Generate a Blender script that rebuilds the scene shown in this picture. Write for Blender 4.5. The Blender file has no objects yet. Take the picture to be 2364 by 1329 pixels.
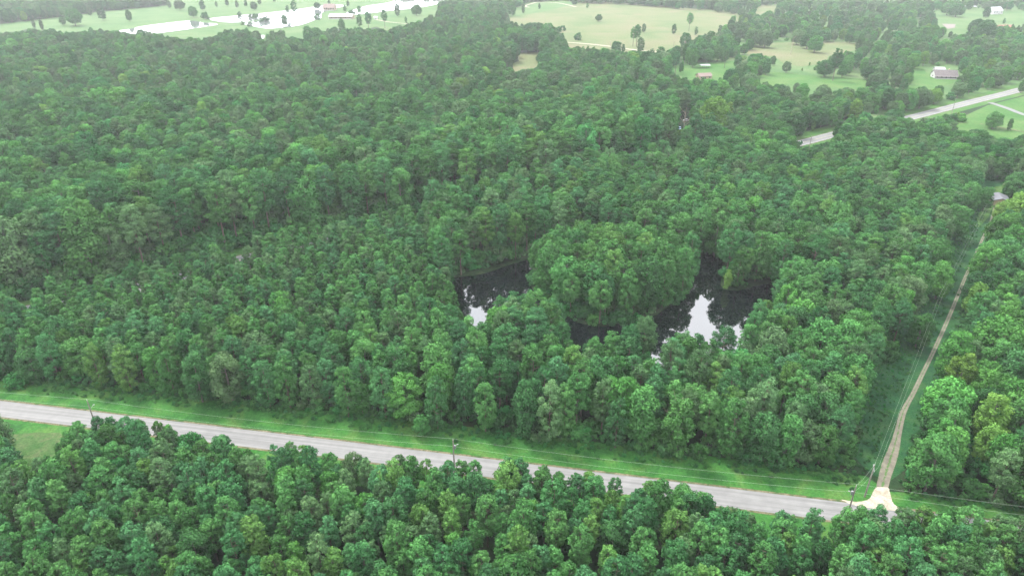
import bpy, math, random
import numpy as np
from mathutils import Vector
random.seed(7); rng = np.random.default_rng(11)
R_ = math.radians
S = bpy.context.scene
COL = S.collection

# ------------------------------------------------------------------ camera
H = 115.0; F = 1576.0; CX, CY = 1182.0, 664.5; TH = math.atan((CY + 150) / F)
cam = bpy.data.cameras.new("camera"); cam.sensor_width = 36; cam.lens = 36 * F / 2364
cam.clip_start = 1; cam.clip_end = 20000
co = bpy.data.objects.new("camera", cam); co.location = (0, 0, H); co.rotation_euler = (R_(90) - TH, 0, 0)
COL.objects.link(co); S.camera = co

# ------------------------------------------------------------------ world, sun, exposure
SUN_EL, SUN_AZ = 55.0, -44.0            # degrees; azimuth measured from +Y towards +X
W = bpy.data.worlds.new("World"); S.world = W; W.use_nodes = True
nt = W.node_tree; nt.nodes.clear()
def nn(nt, t, **k):
    n = nt.nodes.new(t)
    for a, b in k.items(): setattr(n, a, b)
    return n
out = nn(nt, 'ShaderNodeOutputWorld')
sky = nn(nt, 'ShaderNodeTexSky', sky_type='NISHITA', sun_disc=False, sun_elevation=R_(SUN_EL), sun_rotation=R_(SUN_AZ))
sky.air_density = 1.0; sky.dust_density = 2.5
bg1 = nn(nt, 'ShaderNodeBackground'); bg1.inputs[1].default_value = 0.12
bg2 = nn(nt, 'ShaderNodeBackground'); bg2.inputs[1].default_value = 1.55
tc = nn(nt, 'ShaderNodeTexCoord'); mp = nn(nt, 'ShaderNodeMapping'); mp.inputs['Scale'].default_value = (1.6, 1.6, 4.0)
no = nn(nt, 'ShaderNodeTexNoise'); no.inputs['Scale'].default_value = 2.2; no.inputs['Detail'].default_value = 5
cr = nn(nt, 'ShaderNodeValToRGB'); cr.color_ramp.elements[0].position = .3; cr.color_ramp.elements[1].position = .75
cr.color_ramp.elements[0].color = (.80, .83, .88, 1); cr.color_ramp.elements[1].color = (1.04, 1.04, 1.05, 1)
mx = nn(nt, 'ShaderNodeMixShader'); mx.inputs[0].default_value = 0.85
L = nt.links.new
L(tc.outputs['Generated'], mp.inputs[0]); L(mp.outputs[0], no.inputs['Vector']); L(no.outputs[0], cr.inputs[0]); L(cr.outputs[0], bg2.inputs[0])
L(sky.outputs[0], bg1.inputs[0]); L(bg1.outputs[0], mx.inputs[1]); L(bg2.outputs[0], mx.inputs[2]); L(mx.outputs[0], out.inputs[0])
sl = bpy.data.lights.new("sun", 'SUN'); sl.energy = 2.6; sl.angle = R_(10); sl.color = (1, .97, .9)
so = bpy.data.objects.new("sun", sl); COL.objects.link(so)
d = Vector((math.cos(R_(SUN_EL)) * math.sin(R_(SUN_AZ)), math.cos(R_(SUN_EL)) * math.cos(R_(SUN_AZ)), math.sin(R_(SUN_EL))))
so.rotation_euler = d.to_track_quat('Z', 'Y').to_euler(); so.location = (-200, 300, 400)
S.view_settings.view_transform = 'Standard'; S.view_settings.look = 'None'
S.view_settings.exposure = 1.56; S.view_settings.gamma = 1
S.cycles.use_denoising = True; S.cycles.max_bounces = 6; S.cycles.diffuse_bounces = 3; S.cycles.glossy_bounces = 2
S.cycles.transmission_bounces = 3; S.cycles.transparent_max_bounces = 4; S.cycles.volume_bounces = 0

# ------------------------------------------------------------------ picture <-> ground
ct, st = math.cos(TH), math.sin(TH)
def G(px, py, z=0.0):
    dx = (px - CX) / F; dy = (CY - py) / F
    v = (dx, ct + dy * st, -st + dy * ct)
    t = (z - H) / v[2]
    return (v[0] * t, v[1] * t, z)
def P(x, y, z):
    zc = y * ct - (z - H) * st; yc = y * st + (z - H) * ct
    return (CX + F * x / zc, CY - F * yc / zc, zc)
def interp(pl, x):
    return float(np.interp(x, [p[0] for p in pl], [p[1] for p in pl]))
def inpoly(poly, x, y):
    c = False; n = len(poly); j = n - 1
    for i in range(n):
        xi, yi = poly[i]; xj, yj = poly[j]
        if (yi > y) != (yj > y) and x < (xj - xi) * (y - yi) / (yj - yi) + xi: c = not c
        j = i
    return c

# ------------------------------------------------------------------ tagging
def tag(o, label=None, cat=None, group=None, kind=None):
    if label: o['label'] = label
    if cat: o['category'] = cat
    if group: o['group'] = group
    if kind: o['kind'] = kind
    return o
def mesh_obj(name, me, parent=None, loc=None):
    o = bpy.data.objects.new(name, me); COL.objects.link(o)
    if parent: o.parent = parent
    if loc: o.location = loc
    return o
def empty(name, loc, rz=0.0, sc=1.0):
    o = bpy.data.objects.new(name, None); COL.objects.link(o)
    o.location = loc; o.rotation_euler = (0, 0, rz); o.scale = (sc,) * 3; o.empty_display_size = .5
    return o

# ------------------------------------------------------------------ materials
def newmat(name):
    m = bpy.data.materials.new(name); m.use_nodes = True; m.node_tree.nodes.clear()
    return m, m.node_tree
def ramp(nt, cols, fac):
    r = nn(nt, 'ShaderNodeValToRGB'); e = r.color_ramp.elements
    for i, (p, c) in enumerate(cols):
        if i < 2: e[i].position = p; e[i].color = (*c, 1)
        else:
            q = e.new(p); q.color = (*c, 1)
    nt.links.new(fac, r.inputs[0]); return r.outputs[0]
def noise(nt, scale, detail=4, vec=None, dist=0, rough=.55):
    n = nn(nt, 'ShaderNodeTexNoise'); n.inputs['Scale'].default_value = scale; n.inputs['Detail'].default_value = detail
    n.inputs['Distortion'].default_value = dist; n.inputs['Roughness'].default_value = rough
    if vec is not None: nt.links.new(vec, n.inputs['Vector'])
    return n.outputs[0]
def geopos(nt): return nn(nt, 'ShaderNodeNewGeometry').outputs['Position']
def mixc(nt, f, a, b, mode='MIX'):
    m = nn(nt, 'ShaderNodeMix', data_type='RGBA', blend_type=mode)
    for s, v in ((m.inputs[0], f), (m.inputs[6], a), (m.inputs[7], b)):
        if hasattr(v, 'links') or hasattr(v, 'is_output'): nt.links.new(v, s)
        else: s.default_value = v if isinstance(v, (int, float)) else (*v, 1)
    return m.outputs[2]
def simple(name, col, rough=.7, metal=0, spec=.4, var=.12, vs=1.5):
    m, nt = newmat(name); o = nn(nt, 'ShaderNodeOutputMaterial'); b = nn(nt, 'ShaderNodeBsdfPrincipled')
    n = noise(nt, vs, 5, geopos(nt))
    c = ramp(nt, [(.3, tuple(x * (1 - var) for x in col)), (.7, tuple(min(1, x * (1 + var)) for x in col))], n)
    nt.links.new(c, b.inputs['Base Color']); b.inputs['Roughness'].default_value = rough; b.inputs['Metallic'].default_value = metal
    b.inputs['Specular IOR Level'].default_value = spec
    nt.links.new(b.outputs[0], o.inputs[0]); return m
def leafmat(name, col, tr=.22):
    m, nt = newmat(name); o = nn(nt, 'ShaderNodeOutputMaterial')
    oi = nn(nt, 'ShaderNodeObjectInfo'); at = nn(nt, 'ShaderNodeAttribute', attribute_name='tint')
    lo = tuple(c * .68 for c in col); hi = (col[0] * 1.42, col[1] * 1.30, col[2] * 1.22)
    base = ramp(nt, [(0, lo), (.55, col), (1, hi)], at.outputs['Fac'])
    v = nn(nt, 'ShaderNodeMapRange'); v.inputs['To Min'].default_value = .72; v.inputs['To Max'].default_value = 1.3
    nt.links.new(oi.outputs['Random'], v.inputs['Value'])
    hs = nn(nt, 'ShaderNodeHueSaturation'); nt.links.new(base, hs.inputs['Color']); nt.links.new(v.outputs[0], hs.inputs['Value'])
    wn = nn(nt, 'ShaderNodeTexWhiteNoise', noise_dimensions='1D'); nt.links.new(oi.outputs['Random'], wn.inputs['W'])
    v2 = nn(nt, 'ShaderNodeMapRange'); v2.inputs['To Min'].default_value = .494; v2.inputs['To Max'].default_value = .509
    nt.links.new(wn.outputs['Value'], v2.inputs['Value']); nt.links.new(v2.outputs[0], hs.inputs['Hue'])
    d = nn(nt, 'ShaderNodeBsdfDiffuse'); t = nn(nt, 'ShaderNodeBsdfTranslucent'); a = nn(nt, 'ShaderNodeMixShader'); a.inputs[0].default_value = tr
    nt.links.new(hs.outputs[0], d.inputs[0]); nt.links.new(hs.outputs[0], t.inputs[0])
    nt.links.new(d.outputs[0], a.inputs[1]); nt.links.new(t.outputs[0], a.inputs[2]); nt.links.new(a.outputs[0], o.inputs[0])
    return m
def groundmat(name, cols, scale=.08, fine=1.3, bump=.5, extra=None):
    """cols: three colours mixed by broad and fine noise"""
    m, nt = newmat(name); o = nn(nt, 'ShaderNodeOutputMaterial'); b = nn(nt, 'ShaderNodeBsdfPrincipled')
    p = geopos(nt)
    c1 = ramp(nt, [(.36, cols[0]), (.5, cols[1]), (.64, cols[2])], noise(nt, scale, 7, p, .6, .62))
    f = noise(nt, fine, 6, p, 0, .7)
    c2 = mixc(nt, 1.0, c1, ramp(nt, [(.3, (.62, .62, .62)), (.7, (1.3, 1.3, 1.3))], f), 'MULTIPLY')
    if extra:
        c2 = mixc(nt, ramp(nt, [(extra[1], (0, 0, 0)), (extra[1] + .07, (1, 1, 1))], noise(nt, extra[2], 5, p, .4)), c2, extra[0])
    nt.links.new(c2, b.inputs['Base Color']); b.inputs['Roughness'].default_value = .95; b.inputs['Specular IOR Level'].default_value = .1
    if bump:
        bu = nn(nt, 'ShaderNodeBump'); bu.inputs['Strength'].default_value = bump; bu.inputs['Distance'].default_value = .4
        nt.links.new(f, bu.inputs['Height']); nt.links.new(bu.outputs[0], b.inputs['Normal'])
    nt.links.new(b.outputs[0], o.inputs[0]); return m
def roadmat(name, col, streak=.17, patch=(.2, .19, .17)):
    m, nt = newmat(name); o = nn(nt, 'ShaderNodeOutputMaterial'); b = nn(nt, 'ShaderNodeBsdfPrincipled')
    uv = nn(nt, 'ShaderNodeUVMap').outputs[0]; p = geopos(nt)
    mp = nn(nt, 'ShaderNodeMapping'); mp.inputs['Scale'].default_value = (9, .02, 1); nt.links.new(uv, mp.inputs[0])
    s = noise(nt, 1.0, 3, mp.outputs[0])
    c = ramp(nt, [(.35, tuple(x * (1 - streak) for x in col)), (.65, tuple(x * (1 + streak) for x in col))], s)
    c = mixc(nt, 1.0, c, ramp(nt, [(.3, (.86, .86, .86)), (.7, (1.08, 1.08, 1.07))], noise(nt, .35, 6, p)), 'MULTIPLY')
    c = mixc(nt, ramp(nt, [(.73, (0, 0, 0)), (.78, (1, 1, 1))], noise(nt, .12, 3, p, .4)), c, patch)
    nt.links.new(c, b.inputs['Base Color']); b.inputs['Roughness'].default_value = .85; b.inputs['Specular IOR Level'].default_value = .25
    nt.links.new(b.outputs[0], o.inputs[0]); return m
def watermat(name, col, ior, rough, bump, bscale):
    m, nt = newmat(name); o = nn(nt, 'ShaderNodeOutputMaterial'); b = nn(nt, 'ShaderNodeBsdfPrincipled')
    b.inputs['Base Color'].default_value = (*col, 1); b.inputs['Roughness'].default_value = rough; b.inputs['IOR'].default_value = ior
    bu = nn(nt, 'ShaderNodeBump'); bu.inputs['Strength'].default_value = bump; bu.inputs['Distance'].default_value = .02
    nt.links.new(noise(nt, bscale, 3, geopos(nt)), bu.inputs['Height']); nt.links.new(bu.outputs[0], b.inputs['Normal'])
    nt.links.new(b.outputs[0], o.inputs[0]); return m

PT = {'grey-green': (.064, .134, .053), 'blue-green': (.043, .126, .047), 'mid-green': (.050, .138, .040),
      'yellow-green': (.064, .150, .038), 'deep-green': (.035, .112, .038)}
BT = {'dark-green': (.036, .106, .036), 'mid-green': (.050, .141, .040), 'bright-green': (.060, .174, .040),
      'yellow-green': (.094, .192, .040), 'olive-grey': (.064, .124, .052), 'emerald-green': (.034, .136, .040)}
M = {}
for k, c in PT.items(): M['p_' + k] = leafmat('pine needles ' + k, tuple(x * 1.04 for x in c), .08)
for k, c in BT.items(): M['b_' + k] = leafmat('leaves ' + k, tuple(x * 1.0 for x in c), .14)
M['brown'] = leafmat('dead brown needles', (.20, .085, .04), .1)
M['bark_pine'] = simple('pine bark', (.085, .070, .055), .95, 0, .1, .35, 4)
M['bark_grey'] = simple('grey bark', (.11, .10, .085), .95, 0, .1, .35, 4)
M['deadwood'] = simple('bleached wood', (0.245, 0.204, 0.156), .9, 0, .1, .2, 3)
M['floor'] = groundmat('forest floor', [(0.009, 0.022, 0.009), (0.014, 0.035, 0.012), (0.022, 0.026, 0.013)], .12, 1.4, .6)
M['verge'] = groundmat('roadside grass', [(0.016, 0.068, 0.014), (0.026, 0.098, 0.018), (0.050, 0.110, 0.024)], .14, 1.5, .5)
M['rough'] = groundmat('rough dry grass', [(0.023, 0.068, 0.016), (0.043, 0.084, 0.026), (0.066, 0.088, 0.038)], .3, 1.6, .6)
M['trackgrass'] = groundmat('shaded track grass', [(0.010, 0.045, 0.018), (0.014, 0.059, 0.019), (0.026, 0.070, 0.022)], .16, 1.6, .6)  # darker than the roadside grass: shade of the lot trees put into the colour
M['pasture'] = groundmat('pale pasture', [(0.039, 0.088, 0.027), (0.053, 0.101, 0.033), (0.071, 0.110, 0.044)], .02, .5, .2)
M['tan'] = groundmat('dry hay field', [(0.061, 0.092, 0.034), (0.085, 0.102, 0.044), (0.107, 0.103, 0.056)], .014, .5, .2, ((0.117, 0.094, 0.059), .66, .012))
M['lawn'] = groundmat('mown lawn', [(0.028, 0.085, 0.018), (0.040, 0.097, 0.022), (0.059, 0.106, 0.030)], .035, .7, .2)
M['road'] = roadmat('pale chip seal', (0.138, 0.137, 0.136))
M['highway'] = roadmat('grey asphalt', (0.118, 0.121, 0.122), .10)
M['shoulder'] = groundmat('sandy shoulder', [(0.030, 0.060, 0.018), (0.087, 0.082, 0.046), (0.123, 0.114, 0.072)], .5, 2.0, .3)
M['gravel'] = groundmat('white gravel', [(0.218, 0.192, 0.147), (0.269, 0.243, 0.192), (0.320, 0.288, 0.237)], .5, 2.5, .3)
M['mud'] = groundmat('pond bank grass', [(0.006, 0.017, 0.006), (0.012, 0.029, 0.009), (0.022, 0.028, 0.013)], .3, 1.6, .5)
M['pond'] = watermat('dark pond water', (.002, .003, .004), 2.3, .03, .25, .5)
M['farpond'] = watermat('bright pond water', (.10, .11, .11), 2.1, .05, .05, .6)
# dirt track: two pale wheel ruts, broken grass between
def trackmat():
    m, nt = newmat('dirt track'); o = nn(nt, 'ShaderNodeOutputMaterial'); b = nn(nt, 'ShaderNodeBsdfPrincipled')
    uv = nn(nt, 'ShaderNodeUVMap').outputs[0]; sx = nn(nt, 'ShaderNodeSeparateXYZ'); nt.links.new(uv, sx.inputs[0])
    p = geopos(nt); n = noise(nt, .9, 6, p, .5, .65)
    a = nn(nt, 'ShaderNodeMath', operation='SUBTRACT'); nt.links.new(sx.outputs[0], a.inputs[0]); a.inputs[1].default_value = .5
    ab = nn(nt, 'ShaderNodeMath', operation='ABSOLUTE'); nt.links.new(a.outputs[0], ab.inputs[0])
    # distance from ruts at |u-.5| = .28
    q = nn(nt, 'ShaderNodeMath', operation='SUBTRACT'); nt.links.new(ab.outputs[0], q.inputs[0]); q.inputs[1].default_value = .28
    qa = nn(nt, 'ShaderNodeMath', operation='ABSOLUTE'); nt.links.new(q.outputs[0], qa.inputs[0])
    s = nn(nt, 'ShaderNodeMath', operation='MULTIPLY_ADD'); nt.links.new(n, s.inputs[0]); s.inputs[1].default_value = .55; nt.links.new(qa.outputs[0], s.inputs[2])
    dirt = ramp(nt, [(.3, (.090, .082, .064)), (.7, (.155, .140, .112))], noise(nt, .6, 5, p))
    c = mixc(nt, ramp(nt, [(.44, (0, 0, 0)), (.54, (1, 1, 1))], s.outputs[0]), dirt, (.05, .10, .03))
    nt.links.new(c, b.inputs['Base Color']); b.inputs['Roughness'].default_value = .95; b.inputs['Specular IOR Level'].default_value = .1
    nt.links.new(b.outputs[0], o.inputs[0]); return m
M['track'] = trackmat()
M['white'] = simple('white paint', (0.374, 0.374, 0.367), .5)
M['beige'] = simple('beige siding', (0.286, 0.231, 0.156), .7)
M['brickwall'] = simple('tan brick', (0.326, 0.245, 0.163), .8)
M['shingle'] = simple('brown shingles', (0.156, 0.116, 0.102), .9, 0, .2, .2, 2)
M['redroof'] = simple('faded red roof', (.24, .12, .09), .8, 0, .2, .2, 1)
M['greyroof'] = simple('weathered grey shingles', (.10, .088, .088), .9, 0, .2, .3, 1)
M['metal'] = simple('pale metal roofing', (.25, .255, .265), .45, .2)
M['oldmetal'] = simple('dull metal roofing', (.085, .088, .10), .6, .1)
M['glass'] = simple('dark glass', (.02, .025, .03), .1, 0, .6, .1)
M['dark'] = simple('dark paint', (.03, .032, .035), .4)
M['silver'] = simple('silver car paint', (0.449, 0.456, 0.462), .3, .2)
M['blue'] = simple('pale blue car paint', (.30, .42, .60), .3)
M['rubber'] = simple('tyre rubber', (.02, .02, .02), .9)
M['concrete'] = simple('pale concrete', (.115, .092, .085), .9)
M['polewood'] = simple('treated pole wood', (.16, .145, .125), .9, 0, .1, .25, 3)
M['steel'] = simple('galvanised steel', (0.204, 0.211, 0.211), .5, .5)
M['wire'] = simple('weathered wire', (.30, .34, .28), .6, .2)
M['yellowpaint'] = simple('faded yellow line', (0.340, 0.286, 0.095), .8)
M['whitepaint'] = simple('faded white line', (0.422, 0.422, 0.408), .8)

# ------------------------------------------------------------------ mesh tools
class MB:
    def __init__(s): s.v = []; s.f = []; s.m = []
    def quadbox(s, x0, x1, y0, y1, z0, z1, mi=0):
        n = len(s.v); s.v += [(x, y, z) for z in (z0, z1) for y in (y0, y1) for x in (x0, x1)]
        for q in ((0, 2, 3, 1), (4, 5, 7, 6), (0, 1, 5, 4), (2, 6, 7, 3), (0, 4, 6, 2), (1, 3, 7, 5)):
            s.f.append(tuple(n + i for i in q)); s.m.append(mi)
    def poly(s, pts, mi=0):
        n = len(s.v); s.v += [tuple(p) for p in pts]; s.f.append(tuple(range(n, n + len(pts)))); s.m.append(mi)
    def tube(s, pts, rad, seg=6, mi=0):
        rings = []
        for i, p in enumerate(pts):
            a = Vector(pts[max(0, i - 1)]); b = Vector(pts[min(len(pts) - 1, i + 1)]); t = (b - a)
            t = t.normalized() if t.length > 1e-6 else Vector((0, 0, 1))
            u = t.cross(Vector((0, 0, 1)));
            if u.length < .05: u = t.cross(Vector((1, 0, 0)))
            u.normalize(); w = t.cross(u); n = len(s.v)
            for k in range(seg):
                an = 2 * math.pi * k / seg
                s.v.append(tuple(Vector(p) + (u * math.cos(an) + w * math.sin(an)) * rad[i]))
            rings.append(n)
        for a, b in zip(rings, rings[1:]):
            for k in range(seg):
                s.f.append((a + k, a + (k + 1) % seg, b + (k + 1) % seg, b + k)); s.m.append(mi)
        s.f.append(tuple(rings[0] + k for k in range(seg))); s.m.append(mi)
        s.f.append(tuple(rings[-1] + k for k in reversed(range(seg)))); s.m.append(mi)
    def mesh(s, name, *mats):
        me = bpy.data.meshes.new(name); me.from_pydata(s.v, [], s.f)
        for m in mats: me.materials.append(m)
        me.polygons.foreach_set('material_index', s.m); me.update(); return me
def sheet(name, poly_w, mat, z, kind='structure', label=None):
    me = bpy.data.meshes.new(name); me.from_pydata([(p[0], p[1], z) for p in poly_w], [], [tuple(range(len(poly_w)))])
    if me.polygons[0].normal.z < 0: me.flip_normals()
    me.materials.append(mat); o = mesh_obj(name, me); tag(o, label, None, None, kind); return o
def smoothpoly(pts, n=5, jit=0.0):
    r = []; N = len(pts)
    for i in range(N):
        p0, p1, p2, p3 = [np.array(pts[(i + k) % N][:2], float) for k in (-1, 0, 1, 2)]
        for j in range(n):
            t = j / n
            q = .5 * ((2 * p1) + (-p0 + p2) * t + (2 * p0 - 5 * p1 + 4 * p2 - p3) * t * t + (-p0 + 3 * p1 - 3 * p2 + p3) * t ** 3)
            if jit: q = q + rng.normal(0, jit, 2)
            r.append((float(q[0]), float(q[1])))
    return r
def strip(name, left, right, mat, z, label=None):
    """left/right: world xy lists, densified; UV x across, y metres along"""
    v, f, uv = [], [], []; d = 0
    for i, (a, b) in enumerate(zip(left, right)):
        if i: d += math.dist(a, left[i - 1])
        v += [(a[0], a[1], z), (b[0], b[1], z)]; uv += [(0, d), (1, d)]
    for i in range(len(left) - 1): f.append((2 * i, 2 * i + 1, 2 * i + 3, 2 * i + 2))
    me = bpy.data.meshes.new(name); me.from_pydata(v, [], f)
    if me.polygons[0].normal.z < 0: me.flip_normals()
    ul = me.uv_layers.new(name='UVMap')
    for lp in me.loops: ul.data[lp.index].uv = uv[lp.vertex_index]
    me.materials.append(mat); o = mesh_obj(name, me); tag(o, label, None, None, 'structure'); return o
def dens(pl, step=6.0):
    r = [pl[0]]
    for a, b in zip(pl, pl[1:]):
        n = max(1, int(math.dist(a, b) / step))
        for i in range(1, n + 1): r.append((a[0] + (b[0] - a[0]) * i / n, a[1] + (b[1] - a[1]) * i / n))
    return r
def offset(pl, d):
    r = []
    for i, p in enumerate(pl):
        a = pl[max(0, i - 1)]; b = pl[min(len(pl) - 1, i + 1)]; tx, ty = b[0] - a[0], b[1] - a[1]; l = math.hypot(tx, ty)
        dd = d[i] if isinstance(d, list) else d
        r.append((p[0] - ty / l * dd, p[1] + tx / l * dd))
    return r
def spl(pl, n=6):
    r = []
    for i in range(len(pl) - 1):
        p0 = np.array(pl[max(0, i - 1)]); p1 = np.array(pl[i]); p2 = np.array(pl[i + 1]); p3 = np.array(pl[min(len(pl) - 1, i + 2)])
        for j in range(n):
            t = j / n
            q = .5 * ((2 * p1) + (-p0 + p2) * t + (2 * p0 - 5 * p1 + 4 * p2 - p3) * t * t + (-p0 + 3 * p1 - 3 * p2 + p3) * t ** 3)
            r.append((float(q[0]), float(q[1])))
    r.append(tuple(pl[-1])); return r
g2 = lambda p: G(p[0], p[1])[:2]

# ------------------------------------------------------------------ ground, roads, water
gm = MB(); gm.poly([(-7000, -400, 0), (7000, -400, 0), (7000, 12000, 0), (-7000, 12000, 0)])
tag(mesh_obj('ground', gm.mesh('ground', M['floor'])), None, None, None, 'structure')

NR_F = [(-700, 840), (0, 926), (800, 1021), (1564, 1114), (1947, 1160), (2082, 1177), (2364, 1213), (3000, 1295)]
NR_N = [(-700, 872), (0, 960), (528, 1024), (800, 1057), (1679, 1168), (1821, 1187), (2364, 1254), (3000, 1338)]
LOT_F = [(-700, 792), (0, 876), (400, 920), (800, 964), (1200, 1010), (1564, 1055), (1900, 1096), (2010, 1112), (2030, 1145), (2090, 1148), (2200, 1155), (2364, 1177), (3000, 1250)]
fw = dens([g2(p) for p in NR_F]); 
nf = [(x, interp(NR_F, x)) for x in range(-700, 3001, 50)]; nb = [(x, interp(NR_N, x)) for x in range(-700, 3001, 50)]
NRc = [tuple((np.array(g2(a)) + np.array(g2(b))) / 2) for a, b in zip(nf, nb)]
# verge sheets between lot front and foreground stand
lf = [(x, interp(LOT_F, x) - 12) for x in range(-700, 3001, 50)]; ll = [(x, interp(NR_N, x) + 60) for x in range(-700, 3001, 50)]
strip('grass_verge', [g2(p) for p in lf], [g2(p) for p in ll], M['verge'], .012)
strip('road_shoulder', offset(NRc, 3.75), offset(NRc, -3.75), M['shoulder'], .022)
strip('road', offset(NRc, 3.1), offset(NRc, -3.1), M['road'], .032)

BR = [(-700, 890), (-300, 803), (0, 731), (60, 718), (330, 662), (560, 599), (830, 543), (983, 509), (1400, 424), (1700, 362), (1845, 331), (1923, 311), (2025, 285), (2100, 272), (2240, 236), (2364, 205), (2600, 140), (2900, 70)]
BRw = dens(spl([g2(p) for p in BR], 5), 12)
strip('highway_verge', offset(BRw, 15.0), offset(BRw, -11.0), M['lawn'], .014)
strip('highway_shoulder', offset(BRw, 5.2), offset(BRw, -5.2), M['shoulder'], .026)
strip('highway', offset(BRw, 4.4), offset(BRw, -4.4), M['highway'], .038)
strip('road_centre_marking', offset(BRw, .09), offset(BRw, -.09), M['yellowpaint'], .046)
for sgn in (-1, 1): strip('road_edge_marking', offset(BRw, 3.75 * sgn + .07), offset(BRw, 3.75 * sgn - .07), M['whitepaint'], .046)
BRa = np.array(BRw)

TR = [(1172, 1996, 2070), (1141, 2014, 2053), (1106, 2023, 2059), (1066, 2033, 2073), (1033, 2048, 2080), (1000, 2061, 2084), (950, 2076, 2095), (905, 2102, 2117), (860, 2124, 2138),
      (812, 2148, 2161), (724, 2188, 2200), (643, 2222, 2232), (592, 2246, 2255), (545, 2267, 2275), (511, 2283, 2292), (490, 2289, 2298), (450, 2300, 2309), (415, 2322, 2330)]
tl = spl([g2((a, y)) for y, a, b in TR], 5); tr_ = spl([g2((b, y)) for y, a, b in TR], 5)
TRc = [tuple((np.array(a) + np.array(b)) / 2) for a, b in zip(tl, tr_)]; TRa = np.array(TRc)
TVa = TRc[10:]; wv_ = [min(1, .25 + i / 8) for i in range(len(TVa))]
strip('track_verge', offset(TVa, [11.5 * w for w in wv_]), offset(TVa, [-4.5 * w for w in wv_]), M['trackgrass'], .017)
strip('dirt_track', [tuple(np.array(c) + (np.array(a) - np.array(c)) * .82) for a, c in zip(tl, TRc)], [tuple(np.array(c) + (np.array(a) - np.array(c)) * .82) for a, c in zip(tr_, TRc)], M['track'], .028)
fl = [(1943, 1153), (1975, 1157), (2001, 1154), (2012, 1143), (2018, 1130), (2026, 1124), (2046, 1124), (2053, 1130), (2056, 1143), (2060, 1157), (2070, 1168), (2090, 1179), (2040, 1176), (1990, 1169), (1965, 1163)]
sheet('gravel_apron', smoothpoly([g2(p) for p in fl], 4, .06), M['gravel'], .042)

# main pond (a ring round a wooded island)
PO = [(1035, 648), (1062, 640), (1110, 634), (1160, 618), (1215, 600), (1280, 572), (1350, 562), (1450, 566), (1540, 590), (1595, 596), (1625, 588), (1660, 596), (1672, 622), (1664, 650), (1670, 668), (1705, 671), (1750, 660), (1800, 655),
      (1806, 682), (1782, 722), (1745, 770), (1722, 815), (1700, 845), (1650, 856), (1600, 862), (1500, 868), (1400, 852), (1335, 818), (1305, 792), (1255, 772), (1190, 768), (1130, 770), (1085, 748), (1052, 700), (1035, 670)]
PI = [(1225, 655), (1250, 690), (1320, 738), (1380, 752), (1440, 748), (1500, 733), (1555, 700), (1592, 668), (1588, 635), (1540, 612), (1450, 598), (1350, 594), (1270, 612), (1232, 632)]
POw = smoothpoly([g2(p) for p in PO], 4, .12); PIw = smoothpoly([g2(p) for p in PI], 4, .12)
sheet('pond_water', POw, M['pond'], .20)
def berm(name, pl, ins, outs, hts, mat):
    n = len(pl); c = pl + [pl[0]]
    rings = [offset(c, o) for o in outs]; v = []; f = []
    for r, h in zip(rings, hts): v += [(p[0], p[1], h + rng.normal(0, .04)) for p in r]
    m = n + 1
    for k in range(len(rings) - 1):
        for i in range(n): f.append((k * m + i, k * m + i + 1, (k + 1) * m + i + 1, (k + 1) * m + i))
    me = bpy.data.meshes.new(name); me.from_pydata(v, [], f); me.materials.append(mat)
    return tag(mesh_obj(name, me), None, None, None, 'structure')
def orient(pl):     # make positive offset point outward
    a = sum(p[0] * q[1] - q[0] * p[1] for p, q in zip(pl, pl[1:] + pl[:1]))
    return pl if a < 0 else pl[::-1]
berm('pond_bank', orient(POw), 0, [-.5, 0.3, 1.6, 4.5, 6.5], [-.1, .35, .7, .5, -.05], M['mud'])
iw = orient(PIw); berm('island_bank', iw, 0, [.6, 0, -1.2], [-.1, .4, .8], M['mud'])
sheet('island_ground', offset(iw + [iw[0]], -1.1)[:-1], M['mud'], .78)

# ------------------------------------------------------------------ openings: ground the photo shows between the trees (picture outlines)
V = {}
V['left_pasture'] = [(-250, 110), (0, 58), (50, 52), (130, 42), (250, 27), (385, 14), (390, -14), (1060, -14), (1015, 12), (1010, 38), (985, 40), (975, 50), (950, 52), (905, 66), (880, 72), (860, 62), (820, 70), (770, 66), (745, 76), (720, 62), (700, 90),
      (660, 90), (645, 68), (600, 96), (590, 75), (560, 72), (520, 72), (470, 94), (380, 84), (340, 78), (280, 78), (230, 72), (150, 78), (80, 66), (60, 72), (0, 78), (-250, 130)]
V['hay_field'] = [(1150, 52), (1180, 40), (1240, 28), (1300, 22), (1340, 8), (1450, 12), (1560, 22), (1690, 32), (1700, 45), (1665, 62), (1640, 75), (1600, 92), (1575, 108), (1530, 120), (1450, 122), (1410, 116), (1312, 108), (1300, 85), (1270, 57), (1215, 60), (1160, 50)]
V['path_field'] = [(1165, 30), (1225, 6), (1300, 2), (1335, 8), (1250, 27), (1180, 39)]
V['mid_clearing'] = [(1190, 126), (1250, 122), (1245, 148), (1232, 160), (1180, 165), (1165, 154), (1200, 142)]
V['shed_lawn'] = [(1535, 160), (1590, 150), (1605, 160), (1620, 145), (1700, 143), (1690, 158), (1672, 172), (1650, 187), (1600, 184), (1570, 172)]
V['snag_field'] = [(1735, 116), (1765, 103), (1830, 100), (1950, 100), (1990, 112), (1955, 118), (1905, 130), (1900, 145), (1850, 150), (1815, 145), (1795, 130), (1740, 128)]
V['green_strip'] = [(1740, 182), (1795, 168), (1860, 176), (1990, 184), (2005, 200), (1950, 205), (1860, 193), (1790, 198)]
V['far_clearing'] = [(1738, 28), (1760, 13), (1800, 15), (1788, 28), (1755, 33)]
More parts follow.
